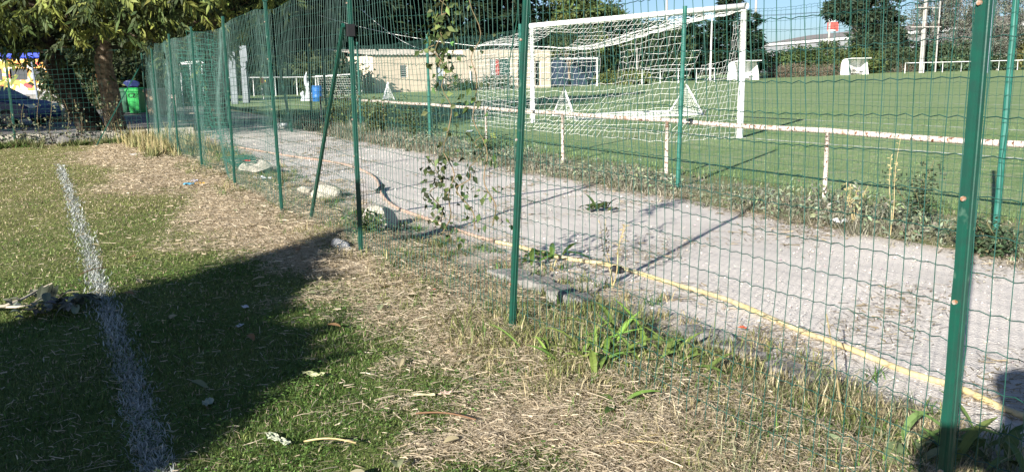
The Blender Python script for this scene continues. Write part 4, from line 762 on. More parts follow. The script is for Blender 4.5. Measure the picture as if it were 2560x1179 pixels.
# hedge and undergrowth left of the building
for px, y, h, rx, lab in ((650, 62, 3.0, 3.0, 'brownish hedge behind the corner flag'), (825, 58, 2.4, 2.0, 'dark green hedge left of the cream building'), (740, 60, 2.8, 3.0, 'dark green hedge behind the white bundle'), (330, 44, 3.2, 3.0, 'dark green bush behind the wheelie bins'), (235, 42, 2.6, 2.4, 'dark bush between the two trunks'), (450, 46, 3.6, 3.0, 'dark green bush behind the green shelter'), (1560, 80, 1.0, 2.4, 'yellow green bushes along the field edge behind the net')):
    b = gpos(px, y); broad_tree(b, h * .5, [(b + [0, 0, h * .48], (rx, 1.8, h * .52))], lab, leaf=.32, per=52, nclump=75, col=(.05, .068, .028) if px < 1000 else (.12, .14, .04), cr=.6, trunk_r=.07, limbs=3, name='hedge_bush', cat='bush', group='hedge behind the yard')
for px, lab, s_ in ((1115, 'green bush covering the cream building door', 1.1), (1215, 'dark green bush under the shuttered window', .9), (1262, 'low flowering bush at the right of the cream building', .7), (1165, 'low bush along the cream building wall', .6)):
    y = 64.5 + (px - 1100) * .018; b = gpos(px, y - 1.0); broad_tree(b, .5, [(b + [0, 0, s_ * .5], (s_ * 1.1, .7, s_ * .6))], lab, leaf=.16, per=34, nclump=26, col=(.035, .07, .025), cr=.35, trunk_r=.03, limbs=2, name='hedge_bush', cat='bush', group='bushes against the cream building')

# ------------------------------------------------------------------ cream clubhouse
def facade(mb, o, t, L, H, openings, th=.22, z0=0.0):
    """wall with real openings: o origin, t unit direction, openings (s0,s1,z0,z1)"""
    o = np.asarray(o, float); t = np.asarray(t, float); up = np.array([0, 0, 1.]); inn = np.array([-t[1], t[0], 0])
    ss_ = sorted({0, L, *[a for q in openings for a in q[:2]]}); zz = sorted({z0, H, *[a for q in openings for a in q[2:]]})
    hit = lambda s_, z: any(a < s_ < b and c < z < d for a, b, c, d in openings)
    P = lambda s_, z, k=0: o + t * s_ + up * z + inn * k
    for a, b in zip(ss_[:-1], ss_[1:]):
        for c, d in zip(zz[:-1], zz[1:]):
            if not hit((a + b) / 2, (c + d) / 2): mb.add([P(a, c), P(b, c), P(b, d), P(a, d)], q=[[0, 1, 2, 3]])
    for a, b, c, d in openings:
        for q in (((a, c), (a, d)), ((a, d), (b, d)), ((b, d), (b, c)), ((b, c), (a, c))):
            mb.add([P(*q[0]), P(*q[1]), P(*q[1], th), P(*q[0], th)], q=[[0, 1, 2, 3]])
    return P
BL = np.array([*G(935, 233)[:2], 0]); BR = np.array([3.3, 70.5, 0]); bt = BR - BL; BLEN = np.linalg.norm(bt); bt /= BLEN; binn = np.array([-bt[1], bt[0], 0])
def onb(px, py):
    r = ray(px, py); A_ = np.array([[r[0], -bt[0]], [r[1], -bt[1]]]); k = np.linalg.solve(A_, BL[:2]); return k[1], EYE + r[2] * k[0]
def rect(x0, x1, y0, y1):
    s0, z1 = onb(x0, y0); s1, z0 = onb(x1, y1); return (s0, s1, max(z0, 0.02), z1)
club = empty('clubhouse', BL + bt * BLEN / 2, 'long low cream rendered building with a corrugated roof on its left half', 'building', 'buildings')
M_cream = mat('cream_render', (.74, .61, .47), (.67, .55, .43), 1.5, .9, .1, bump=.15, bscale=15, col3=(.58, .48, .38), scale3=.8, lo3=.6, hi3=.7)
sj = onb(1158, 180)[0]
o_win = rect(1000, 1019, 163, 194); o_door = rect(1090, 1113, 167, 229); o_big = rect(1226, 1277, 148, 188); o_d2 = rect(1338, 1352, 152, 214); o_d3 = rect(1294, 1302, 150, 214)
mb = MB(); PL = facade(mb, BL, bt, sj, 2.50, [o_win, o_door]); mb.add([BL, BL + binn * 7, BL + binn * 7 + [0, 0, 2.5], BL + [0, 0, 2.5]], q=[[0, 1, 2, 3]]); mb.build('wall', M_cream, club)
sh = lambda q: (q[0] - sj, q[1] - sj, q[2], q[3]); o2 = BL + bt * sj; mb = MB(); PR = facade(mb, o2, bt, BLEN - sj, 2.92, [sh(o_big), sh(o_d2), sh(o_d3)]); e2 = BR
mb.add([e2, e2 + binn * 7, e2 + binn * 7 + [0, 0, 2.92], e2 + [0, 0, 2.92]], q=[[0, 1, 2, 3]]); mb.add([o2 + [0, 0, 2.4], o2 + binn * 7 + [0, 0, 2.4], o2 + binn * 7 + [0, 0, 2.92], o2 + [0, 0, 2.92]], q=[[0, 1, 2, 3]])
mb.add([o2 + [0, 0, 2.92], e2 + [0, 0, 2.92], e2 + binn * 7 + [0, 0, 2.92], o2 + binn * 7 + [0, 0, 2.92]], q=[[0, 1, 2, 3]]); mb.build('wall', M_cream, club)
rf = MB(); k = int(sj / .06); s_ = np.linspace(-.3, sj - .02, k); V = []
for side, z in ((-.16, 2.55), (7.2, 3.1)):
    V.append(np.array([BL + bt * s + binn * side + [0, 0, z + .03 * math.sin(s * 2 * math.pi / .3)] for s in s_]))
V = np.concatenate(V); q = [[i, i + 1, k + i + 1, k + i] for i in range(k - 1)]; rf.add(V, q=q); ro = rf.build('roof', mat('corrugated', (.50, .45, .38), (.34, .31, .27), 3, .8), club); ro.modifiers.new('s', 'SOLIDIFY').thickness = -.03
M_dark = mat('dark_interior', (.02, .022, .025), rough=.25, spec=.5); M_glass = mat('window_glass', (.05, .06, .07), rough=.08, spec=.6)
def infill(Pf, op, m, depth, name, par): a, b, c, d = op; return MB().add([Pf(a, c, depth), Pf(b, c, depth), Pf(b, d, depth), Pf(a, d, depth)], q=[[0, 1, 2, 3]]).build(name, m, par)
w = infill(PL, o_win, M_glass, .12, 'window', club)
for i in range(6):
    a, b, c, d = o_win; z = c + (d - c) * (i + .5) / 6; MB().box((PL(a, z, .04) + PL(b, z, .04)) / 2, (b - a, .03, .03), math.atan2(bt[1], bt[0])).build('window_bar', M_white, w)
dr = infill(PL, o_door, mat('door_grey', (.22, .27, .33), rough=.6), .12, 'door', club)
a, b, c, d = o_door; MB().box(PL((a + b) / 2 + .08, (c + d) / 2 + .45, .10), ((b - a) * .6, .03, .7), math.atan2(bt[1], bt[0])).build('door_pane', mat('pale_pane', (.55, .6, .66), rough=.2), dr)
w = infill(PR, sh(o_big), M_dark, .16, 'window', club); a, b, c, d = sh(o_big); wl = b - a; ang = math.atan2(bt[1], bt[0])
MB().box(PR(a + wl * .36, (c + d) / 2, .05), (wl * .18, .04, (d - c) * .92), ang).build('red_shutter', mat('red_paint', (.50, .05, .04), rough=.6), w); MB().box(PR(a + wl * .72, (c + d) / 2, .06), (wl * .52, .04, (d - c) * .95), ang).build('green_shutter', mat('shutter_green', (.035, .09, .075), (.05, .11, .09), 8, .6), w)
for i in range(4): MB().box(PR(a + wl * (.03 + .07 * i), (c + d) / 2, .04), (.03, .03, d - c), ang).build('window_bar', M_white, w)
for i in range(4): MB().box(PR(a + wl * .13, c + (d - c) * (i + .5) / 4, .035), (wl * .26, .03, .03), ang).build('window_bar', M_white, w)
MB().box(PR((a + b) / 2, c - .04, -.04), (wl + .1, .14, .07), ang).build('window_sill', M_conc, w)
for od in (o_d2, o_d3): infill(PR, sh(od), M_dark, .14, 'door', club)
MB().box(BL + bt * (onb(1176, 200)[0]) + [0, 0, .7] - binn * .05, (.05, .05, 1.4), ang).build('drain_pipe', M_white, club)
sg = AT(918, 165, 60.5); MB().prism([(-.35, 0), (.35, 0), (0, .75)], bt, (0, 0, 1), sg, binn * .03).build('gable_board', M_white, club)
# dark shed, thin tree, car roof behind the small goal
sd_ = empty('dark_shed', gpos(1420, 80), 'dark blue shed in the shade right of the cream building', 'building', 'buildings')
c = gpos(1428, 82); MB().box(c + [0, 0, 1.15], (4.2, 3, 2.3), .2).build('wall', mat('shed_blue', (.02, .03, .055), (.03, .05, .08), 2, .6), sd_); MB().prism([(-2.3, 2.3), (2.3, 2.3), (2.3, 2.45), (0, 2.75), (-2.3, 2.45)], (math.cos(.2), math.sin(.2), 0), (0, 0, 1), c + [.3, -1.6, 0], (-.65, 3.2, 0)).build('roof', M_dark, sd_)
broad_tree(gpos(1425, 77), 3.5, [(gpos(1425, 77) + [0, 0, 4.2], (2.2, 1.6, 1.3))], 'slim pale-trunked tree in front of the dark shed', leaf=.3, per=40, nclump=40, col=(.045, .07, .028), cr=.6, trunk_r=.16, bark=M_barkpale)

# ------------------------------------------------------------------ dugouts
def dugout(px, py, y, rz, wd, label):
    c = AT(px, py, y); c[2] = pitch_z(c[0], c[1]); e = empty('dugout', c, label, 'dugout', 'white team dugouts'); ca, sa = math.cos(rz), math.sin(rz); X = np.array([ca, sa, 0]); Y = np.array([-sa, ca, 0]); Zv = np.array([0, 0, 1.])
    out = [(1.45, 0), (1.40, 1.35), (1.25, 1.75), (.95, 1.98), (-.45, 2.10)]; inn_ = [(-.45, 2.02), (.90, 1.90), (1.16, 1.70), (1.31, 1.35), (1.36, 0)]
    MB().prism(out + inn_, Y, Zv, c - X * wd / 2, X * wd).build('shell', M_white, e)
    for s_ in (-1, 1): MB().prism([(-.15, 0), (1.34, 0), (1.29, 1.33), (1.12, 1.68), (.9, 1.88), (.35, 1.93), (.08, 1.1)], Y, Zv, c + X * (s_ * wd / 2 - (.05 if s_ > 0 else 0)), X * .05).build('side_panel', M_white, e)
    MB().box(c + Y * .8 + [0, 0, .45], (wd - .3, .35, .05), rz).build('bench', mat('bench_grey', (.22, .22, .22), rough=.7), e)
    for s_ in (-.35, .35): MB().box(c + Y * .8 + X * wd * s_ + [0, 0, .21], (.06, .3, .42), rz).build('bench_leg', MATS['bench_grey'], e)
    return e
dugout(1868, 201, 96, .45, 3.1, 'white curved dugout shelter partly behind the near goalpost')
dugout(2146, 190, 112, .42, 3.2, 'white curved dugout shelter standing clear on the far right')

# ------------------------------------------------------------------ warehouse, poles, sign
wh = empty('warehouse', (63, 165, 0), 'long grey roofed warehouse behind the far trees', 'building', 'buildings')
a = np.array([60.5, 215, 0.]); b = np.array([68.5, 105, 0.]); t = (b - a) / np.linalg.norm(b - a); nv = np.array([-t[1], t[0], 0]); nv = nv if nv[0] > 0 else -nv; L = np.linalg.norm(b - a)
M_grey = mat('metal_cladding', (.34, .35, .36), (.29, .30, .31), .3, .6); ang2 = math.atan2(t[1], t[0])
MB().box((a + b) / 2 + nv * 12 + [0, 0, 3.1], (L, 24, 6.2), ang2).build('wall', M_grey, wh); MB().box((a + b) / 2 - nv * .15 + [0, 0, 6.45], (L, .3, .5), ang2).build('fascia', M_white, wh)
MB().box((a + b) / 2 - nv * .1 + [0, 0, 3.6], (L, .3, .35), ang2).build('fascia', M_white, wh)
MB().prism([(-.3, 6.7), (12, 8.7), (24.3, 6.7)], nv, (0, 0, 1), a, t * L).build('roof', mat('roof_grey', (.24, .215, .195), (.19, .17, .155), .6, .8), wh)
MB().box(AT(2540, 60, 170) + [0, 0, -3], (16, 10, 8), .1).build('annex', M_white, wh)
def pole(px, y, H, w, label, m, square=False, arms=(), rz=0, name='utility_pole'):
    b = gpos(px, y); e = empty(name, b, label, 'pole', 'poles beyond the field')
    MB().tube([b, b + [0, 0, H]], [w / 2, w * .36], 4 if square else 12).build('shaft', m, e)
    for z, L in arms:
        MB().box(b + [0, -w * .6, z], (L, .12, .12), rz).build('cross_arm', m, e)
        for s_ in (-.42, 0, .42): MB().tube([b + [L * s_ * math.cos(rz), L * s_ * math.sin(rz) - w * .6, z + .06], b + [L * s_ * math.cos(rz), L * s_ * math.sin(rz) - w * .6, z + .4]], .07, 8).build('insulator', mat('insulator', (.10, .06, .05), rough=.3), e)
    return e
M_cpole = mat('pole_concrete', (.36, .34, .31), (.29, .28, .26), 2, .9); M_steel = mat('pole_steel', (.24, .27, .32), rough=.5, metal=.3)
pole(2303, 110, 13, .62, 'square concrete power pole in front of the bare trees', M_cpole, True, ((8.2, 3.0), (5.9, 4.2)), .2)
pole(2338, 112, 12, .2, 'thin pale pole just right of the concrete power pole', M_cpole)
pole(2464, 104, 13, .7, 'thick blue grey steel pole right behind the nearest post', M_steel)
pole(1664, 120, 10.5, .42, 'pale flood-light pole above the middle of the crossbar', M_cpole)
pole(1884, 125, 11, .42, 'pale pole beside the near end of the crossbar', M_cpole)
pole(1776, 92, 6.4, .20, 'white pole standing at the far edge of the field behind the net', M_white)
pole(2068, 140, 8.6, .45, 'pale pole left of the red sign', M_cpole)
pole(1592, 86, 3.4, .16, 'short pale post among the dark trees behind the net', M_cpole)
cb = MB()
for z0, z1, xe in ((8.6, 9.4, 1500), (8.6, 9.0, 1500), (6.3, 7.2, 1700)):
    p = gpos(2303, 110, z0) + [random.uniform(-1, 1), 0, 0]; q = gpos(xe, 190, z1 + 4); T = np.linspace(0, 1, 24)[:, None]; c = p * (1 - T) + q * T; c[:, 2] -= 1.2 * np.sin(np.pi * T[:, 0]); tag(MB().tube(c, .022, 4).build('power_line', M_black), {(8.6, 9.4): 'topmost overhead cable running left from the concrete power pole', (8.6, 9.0): 'overhead cable just under the topmost one, from the concrete power pole', (6.3, 7.2): 'lowest overhead cable running left from the concrete power pole'}[(z0, z1)], 'cable', 'overhead cables')
sg = empty('roadside_sign', gpos(2082, 150), 'red and white sign board on a post beside the tall pine', 'sign'); p = AT(2082, 67, 150)
MB().box(p, (1.9, .15, 1.5), .1).build('board', mat('sign_red', (.62, .10, .08), (.5, .07, .06), 3, .5), sg); MB().box(p + [-.2, -.10, -.62], (1.4, .05, .22), .1).build('white_band', M_white, sg); MB().box(p + [-.2, -.02, .95], (1.3, .15, .35), .1).build('white_band', M_white, sg)
MB().tube([gpos(2082, 150.3), gpos(2082, 150.3, p[2])], .12, 8).build('post', M_steel, sg)

# ------------------------------------------------------------------ end of the lawn: kerb, yard, bins, car, bus
YZ = -0.16
kerb = struct(MB().build('kerb', M_conc)) if False else None
ke = bpy.data.objects.new('kerb', None); sc.collection.objects.link(ke); ke.location = W(0, 21); PINV[ke.name] = Matrix.Translation(Vector(W(0, 21))).inverted(); ke['kind'] = 'structure'
nn = -6.0; k = 0
while nn < 2.2:
    L = random.uniform(.8, 1.25); o = MB().box(W(nn + L / 2, 20.98 + random.uniform(-.02, .02), .02 + random.uniform(-.012, .012)), (L - .02, .30, .17 + .2), math.atan2(N2[1], N2[0]) + random.uniform(-.012, .012)).build('kerb_stone', M_bould if k % 3 else M_conc, ke); bev(o, .015); nn += L; k += 1
def local(c, rz):
    ca, sa = math.cos(rz), math.sin(rz); c = np.asarray(c, float); return lambda x, y, z: c + np.array([x * ca - y * sa, x * sa + y * ca, z])
def wheelie_bin(c, rz, body, lid, label, text=None):
    f = local(c, rz); e = empty('wheelie_bin', c, label, 'bin', 'wheelie bins in the yard'); mb = MB()
    def ring(w, d, z): return [f(x * w / 2, y * d / 2, z) for x, y in ((-1, -1), (1, -1), (1, 1), (-1, 1))]
    R = ring(.42, .48, .06) + ring(.55, .62, .92) + ring(.60, .68, .93) + ring(.60, .68, .98)
    mb.add(R, q=[[l * 4 + i, l * 4 + (i + 1) % 4, l * 4 + 4 + (i + 1) % 4, l * 4 + 4 + i] for l in range(3) for i in range(4)], poly=[[3, 2, 1, 0], [12, 13, 14, 15]]); bev(mb.build('body', body, e), .02)
    mb = MB(); R = ring(.62, .74, .985) + ring(.60, .70, 1.02) + ring(.46, .5, 1.07); mb.add(R, q=[[l * 4 + i, l * 4 + (i + 1) % 4, l * 4 + 4 + (i + 1) % 4, l * 4 + 4 + i] for l in range(2) for i in range(4)], poly=[[3, 2, 1, 0], [8, 9, 10, 11]]); bev(mb.build('lid', lid, e), .012)
    for s_ in (-1, 1): MB().tube([f(s_ * .22, .30, .10), f(s_ * .30, .30, .10)], .10, 14).build('wheel', M_black, e)
    MB().tube([f(-.2, .40, .93), f(.2, .40, .93)], .018, 8).build('handle', lid, e)
    if text:
        cu = bpy.data.curves.new('bin_number', 'FONT'); cu.body = text; cu.size = .24; cu.extrude = .003; cu.align_x = 'CENTER'; to = bpy.data.objects.new('bin_number', cu); sc.collection.objects.link(to)
        dg = bpy.context.evaluated_depsgraph_get(); me = bpy.data.meshes.new_from_object(to.evaluated_get(dg)); bpy.data.objects.remove(to); t2_ = bpy.data.objects.new('bin_number', me); sc.collection.objects.link(t2_); me.materials.append(M_black)
        t2_.parent = e; t2_.location = Vector(f(-.02, -.313, .68)) - Vector([float(v) for v in c]); t2_.rotation_euler = (math.radians(94), 0, rz)
    return e
P_g = mat('bin_green', (.02, .26, .055), (.018, .22, .05), 5, .45); P_dg = mat('bin_dark_green', (.02, .085, .045), rough=.5); P_br = mat('bin_brown', (.46, .33, .22), (.38, .27, .18), 4, .6)
def yp(px, y): p = gpos(px, y); p[2] = YZ; return p
wheelie_bin(yp(336, 36), -.15, P_g, P_g, 'bright green wheelie bin marked with black characters, in the middle of the row', 'CZ')
wheelie_bin(yp(304, 36.4), -.1, P_dg, P_dg, 'dark green wheelie bin with lid up against the pale trunk')
wheelie_bin(yp(384, 33.5), -.2, P_br, P_br, 'brown wheelie bin on the right of the row')
bg_ = MB(); c = yp(326, 36.9) + [0, 0, 1.18]; tag(boulder(c, (.34, .25, .2), .3, 'dark blue rubbish bag lying on top of the bins', 31, name='rubbish_bag', m=mat('bag_blue', (.02, .03, .10), rough=.35), flat=0), 'dark blue rubbish bag lying on top of the bins', 'bag'); bpy.data.objects['rubbish_bag'].location.z = 1.02
# wooden frame, cone, planks
fr_ = empty('wooden_frame', yp(420, 37), 'small pale square wooden frame standing behind the red cone', 'frame'); f = local(yp(420, 37), -.1); M_pk = mat('pink_wood', (.55, .42, .36), rough=.8)
for a, b in (((-.22, 0, .02), (-.22, 0, .72)), ((.22, 0, .02), (.22, 0, .72)), ((-.24, 0, .70), (.24, 0, .70)), ((-.24, 0, .62), (.24, 0, .62)), ((-.22, 0, .03), (.1, -.1, .45))): MB().tube([f(*a), f(*b)], .03, 4).build('bar', M_pk, fr_)
co = MB(); c = yp(424, 34.5); co.tube([c, c + [0, 0, .02], c + [0, 0, .021], c + [0, 0, .38]], [.18, .18, .13, .02], 14); tag(co.build('traffic_cone', mat('cone_red', (.55, .08, .05), rough=.6)), 'red cone beside the wooden frame in the yard', 'cone')
for k, (px, y, L, rz, lab) in enumerate(((455, 34, 1.6, .2, 'pale plank lying in the yard left of the green shelter'), (470, 33, 1.2, -.4, 'second pale plank lying across the first'), (540, 27, 2.4, .1, 'weathered board lying at the end of the path'))):
    tag(MB().box(yp(px, y) + [0, 0, .10 + .03 * k], (L, .16, .04), rz).build('plank', mat('plank_wood', (.45, .40, .32), (.33, .28, .22), 6, .9)), lab, 'plank')
# green post with an orange bag
gpz = empty('green_tube', yp(256, 30), 'bright green tube with an orange rag on top behind the pale trunk', 'tube'); c = yp(256, 30)
MB().tube([c + [.05, 0, 0], c + [-.03, 0, 1.2]], [.10, .085], 10).build('tube', P_g, gpz); MB().tube([c + [-.03, 0, 1.15], c + [-.10, 0, 1.35], c + [-.2, 0, 1.62]], [.05, .10, .04], 7).build('orange_rag', mat('rag_orange', (.75, .22, .02), rough=.8), gpz)
# green netted shelter behind the fence
shl = empty('net_shelter', yp(462, 34), 'small shelter of white poles hung with green netting behind the far fence posts', 'shelter'); f = local(yp(462, 34), -.15)
for x, y in ((-.45, -.4), (.45, -.4), (-.45, .5), (.45, .5)): MB().tube([f(x, y, 0), f(x, y, 1.95)], .02, 8).build('pole', M_white, shl)
for y, z in ((-.4, 1.95), (-.1, 2.0), (.2, 1.98), (.5, 1.95)): MB().tube([f(-.6, y, z), f(.6, y + .1, z + .05)], .02, 6).build('roof_bar', M_white, shl)
S, T = np.meshgrid(np.linspace(-.45, .45, 28), np.linspace(.1, 1.9, 50), indexing='ij'); Pq = np.array([[f(S[i, j], -.42 + .05 * math.sin(5 * T[i, j] + 8 * S[i, j]), T[i, j]) for j in range(50)] for i in range(28)]); net_from(Pq[::2, ::2], .006).build('netting', mat('net_green', (.012, .10, .07), rough=.7), shl, kind='stuff')
# tangled green netting hung on the mesh
for k, (n0, dd0, ww, h0, h1, lab) in enumerate(((2.5, 14.6, .9, .05, 1.95, 'tangled green netting hanging behind the near fence towards its far end'), (2.6, 16.8, 1.0, .2, 1.9, 'second curtain of green netting nearer the end of the lawn'), (2.4, 12.2, .32, .0, .24, 'loose heap of green netting at the foot of the fence'))):
    S, T = np.meshgrid(np.linspace(0, 1, 15), np.linspace(0, 1, 24), indexing='ij'); P = W(n0, dd0)[None, None] + np.array([*D2, 0]) * (ww * (S + .08 * np.sin(7 * T)))[..., None] + np.array([*N2, 0]) * (.16 * np.sin(S * 14) * (.4 + T) + .3 * (1 - T) ** 2)[..., None]; P[..., 2] = h0 + (h1 - h0) * T * (1 - .06 * np.sin(S * 6)); P += rng.normal(0, .008, P.shape)
    tag(net_from(P, .0024).build('green_netting', MATS['net_green'], kind=None), lab, 'netting', 'green netting'); bpy.data.objects['green_netting' if k == 0 else f'green_netting.{k:03d}']['kind'] = 'stuff'
# boards, flag, barrel, bundle
for px0, px1, y0, y, lab in ((574, 590, 130, 42, 'grey upright board left of the taller one behind the fence'), (603, 620, 114, 43, 'taller grey upright board behind the fence')):
    p = AT(px1, y0, y); z = p[2]; c = gpos((px0 + px1) / 2, y); tag(bev(MB().box(c + [0, 0, z / 2], ((px1 - px0) * y / FPX, .10, z), .1).build('upright_board', mat('board_grey', (.21, .23, .25), (.17, .19, .2), 3, .7))), lab, 'board', 'upright boards')
fl = empty('corner_flag', gpos(655, 48), 'corner flag with a red and yellow pennant on a white pole', 'flag'); c = gpos(655, 48); z = AT(650, 193, 48)[2]
MB().tube([c, c + [-.12, 0, z]], .016, 8).build('pole', M_white, fl)
fm = MB(); k = 8; pr = [(0, 0), (.10, -.01), (.22, -.07), (.30, -.18), (.28, -.30), (.14, -.38), (0, -.42)]; fm.prism([(a, b) for a, b in pr], (1, .1, 0), (0, 0, 1), c + [-.13, -.02, z], (0, .015, 0)); fm.build('pennant', mat('flag_red', (.80, .08, .05), (.85, .72, .05), 5.5, .7, lo=.48, hi=.52), fl)
bl = MB(); c = gpos(790, 44); bl.tube([c, c + [0, 0, .02], c + [0, 0, .22], c + [0, 0, .24], c + [0, 0, .26], c + [0, 0, .5], c + [0, 0, .52], c + [0, 0, .54], c + [0, 0, .76], c + [0, 0, .78]], [.22, .26, .26, .275, .26, .26, .275, .26, .26, .22], 18); tag(bl.build('barrel', mat('barrel_blue', (.03, .14, .40), rough=.4), smooth=True), 'blue plastic barrel beside the small netted goal', 'barrel')
M_sheet = mat('plastic_sheet', (.50, .53, .55), (.36, .39, .41), 5, .5)
wb = empty('white_bundle', gpos(764, 45), 'tall bundle of white plastic sheeting beside the blue barrel', 'bundle'); c = gpos(764, 45)
for k, (x, h, r) in enumerate(((0, 1.45, .11), (.12, 1.0, .11), (-.22, .5, .12), (.22, .4, .1))): MB().tube([c + [x, 0, 0], c + [x + .03, .02, h * .4], c + [x - .03, 0, h * .75], c + [x + .04, 0, h]], [r, r * .75, r * .9, r * .25], 8).build('sheet_fold', M_sheet, wb)
tag(boulder(G(705, 320) * 1.0, (.16, .14, .13), .2, 'x', 41, m=M_white), 'small white stone at the shaded end of the path', 'rock', 'pale rocks along the near fence')
ww = MB().box(AT(640, 145, 75) + [0, 0, -.6], (2.4, .3, 2.6), .15).build('white_gable', M_white); tag(ww, 'fragment of a sunlit white house wall seen through the conifer', 'building', 'buildings')
# sandy heap / light block in the yard
hp = boulder(yp(140, 31), (.85, .5, .28), .1, 'x', 51, name='sand_heap', m=mat('sand', (.52, .46, .33), (.42, .36, .25), 8, .9, bump=.4)); tag(hp, 'pale sandy heap in the sun beside the blue car', 'heap'); hp.location.z = .05

# blue car (front half in view)
def car(c, rz, label):
    f = local(c, rz); e = empty('parked_car', c, label, 'car'); paint = mat('car_blue', (.008, .022, .11), rough=.4, spec=.3); paint.node_tree.nodes['Principled BSDF'].inputs['Coat Weight'].default_value = .15
    low = [(-1.95, .30), (-1.98, .62), (-1.92, .82), (.75, .88), (1.55, .78), (1.93, .62), (1.97, .42), (1.93, .26)]; cab = [(-1.85, .82), (-1.62, 1.18), (-1.2, 1.30), (.0, 1.31), (.35, 1.22), (1.0, .86)]
    def loft(prof, w0, w1):
        mb = MB(); k = len(prof); zs = [p[1] for p in prof]; z0, z1 = min(zs), max(zs); R = []
        for s_ in (-1, 1):
            for x, z in prof: w = w0 + (w1 - w0) * (z - z0) / (z1 - z0); R.append(f(x, s_ * w / 2, z))
        mb.add(R, q=[[i, (i + 1) % k, k + (i + 1) % k, k + i] for i in range(k)], poly=[list(range(k))[::-1], list(range(k, 2 * k))]); return mb
    bev(loft(low, 1.70, 1.62).build('body', paint, e), .05, 3); bev(loft(cab, 1.60, 1.18).build('cabin', paint, e), .03, 2)
    for s_ in (-1, 1):
        for pts in (((-1.45, .90), (-1.25, 1.16), (-.62, 1.20), (-.62, .90)), ((-.54, .90), (-.54, 1.20), (.12, 1.20), (.30, 1.12), (.68, .90))):
            yy = lambda z: s_ * ((1.60 + (1.18 - 1.60) * (z - .82) / .49) / 2 + .008); V = [f(x, yy(z), z) for x, z in pts]; MB().add(V, poly=[list(range(len(V)))]).build('side_window', M_glass, e)
        MB().box(f(.55, s_ * .86, .93), (.10, .16, .11), rz).build('wing_mirror', paint, e)
        for x in (-1.25, 1.22):
            wv = MB().tube([f(x, s_ * .66, .29), f(x, s_ * .84, .29)], .29, 20).build('wheel', M_black, e); MB().tube([f(x, s_ * .842, .29), f(x, s_ * .852, .29)], .18, 14).build('rim', mat('rim', (.12, .12, .13), rough=.4), wv)
        MB().box(f(1.86, s_ * .58, .64), (.14, .32, .13), rz).build('headlight', mat('lamp_glass', (.7, .72, .74), rough=.1), e)
    MB().add([f(.98, -.70, .885), f(.98, .70, .885), f(.40, .60, 1.215), f(.40, -.60, 1.215)], q=[[0, 1, 2, 3]]).build('windscreen', M_glass, e)
    return e
car(yp(-40, 28.5), -.12, 'dark blue car parked in the yard behind the end fence')
# brightly painted bus
def bus(label):
    c = yp(60, 50); rz = .05; f = local(c, rz); e = empty('painted_bus', c, label, 'bus'); s = 50 / FPX; x0, x1 = -4.6, 1.75
    m = bpy.data.materials.new('bus_livery'); m.use_nodes = True; t = m.node_tree; bs = t.nodes['Principled BSDF']; vo = t.nodes.new('ShaderNodeTexVoronoi'); vo.inputs['Scale'].default_value = 5.0; cr = t.nodes.new('ShaderNodeValToRGB'); cr.color_ramp.interpolation = 'CONSTANT'
    for i, (p, cc) in enumerate(((0, (.66, .30, .03)), (.56, (.74, .70, .62)), (.74, (.60, .03, .03)), (.84, (.66, .32, .04)))):
        el = cr.color_ramp.elements[i] if i < 2 else cr.color_ramp.elements.new(p); el.position = p; el.color = (*cc, 1)
    geo = t.nodes.new('ShaderNodeNewGeometry'); t.links.new(geo.outputs['Position'], vo.inputs['Vector']); t.links.new(vo.outputs['Color'], cr.inputs[0]); t.links.new(cr.outputs[0], bs.inputs['Base Color']); bs.inputs['Roughness'].default_value = .4
    bl_ = mat('bus_blue', (.02, .05, .42), rough=.4); zb, zt = .85, 2.55
    P = facade(mb := MB(), f(x0, -1.1, 0), np.array([math.cos(rz), math.sin(rz), 0]), x1 - x0, zt, [(a, a + .95, 1.42, 2.05) for a in (.3, 1.65, 3.0, 4.35)][:4] + [(5.55, 6.1, 1.42, 2.05)], th=.05, z0=zb); mb.build('side_panel', m, e)
    MB().box(f((x0 + x1) / 2, .1, 1.65), (x1 - x0 - .02, 2.2, 1.55), rz).build('body', mat('bus_inner', (.04, .045, .05), rough=.3), e)
    bev(MB().box(f((x0 + x1) / 2, 0, 2.72), (x1 - x0, 2.3, .32), rz).build('roof', bl_, e), .08)
    MB().box(f((x0 + x1) / 2 + .2, -.02, .70), (x1 - x0, 2.25, .30), rz).build('skirt', mat('bus_skirt', (.30, .30, .30), rough=.6), e)
    fx = x1 + .35; MB().prism([(0, .75), (.75, .75), (.42, 2.5), (.0, 2.5)], (math.cos(rz), math.sin(rz), 0), (0, 0, 1), f(fx, -1.12, 0), (0, 2.2, 0)).build('front_panel', bl_, e)
    MB().prism([(0, .95), (.36, .75), (.12, 2.5), (-.12, 2.5)], (math.cos(rz), math.sin(rz), 0), (0, 0, 1), f(fx - .1, -1.17, 0), (0, .05, 0)).build('orange_stripe', mat('bus_orange', (.80, .28, .03), rough=.4), e)
    MB().box(f(x1 + .18, 0, 1.62), (.36, 2.18, 1.75), rz).build('door', MATS['bus_inner'], e)
    bev(MB().prism([(.15, .45), (.95, .25), (1.05, .6), (.8, .82), (.4, .95)], (math.cos(rz), math.sin(rz), 0), (0, 0, 1), f(fx, -1.2, 0), (0, 2.3, 0)).build('bumper', M_white, e), .04)
    for x in (-3.4, .9):
        for s_ in (-1, 1): MB().tube([f(x, s_ * .85, .42), f(x, s_ * 1.1, .42)], .42, 18).build('wheel', M_black, e)
    return e
bus('brightly painted yellow, white and red bus with a blue roof behind the blue car')
lp = empty('metal_post', yp(88, 40), 'thin pale metal post in front of the painted bus', 'pole', 'poles beyond the field'); c = yp(88, 40); MB().tube([c, c + [-.12, 0, 2.3]], .05, 8).build('shaft', M_steel, lp)
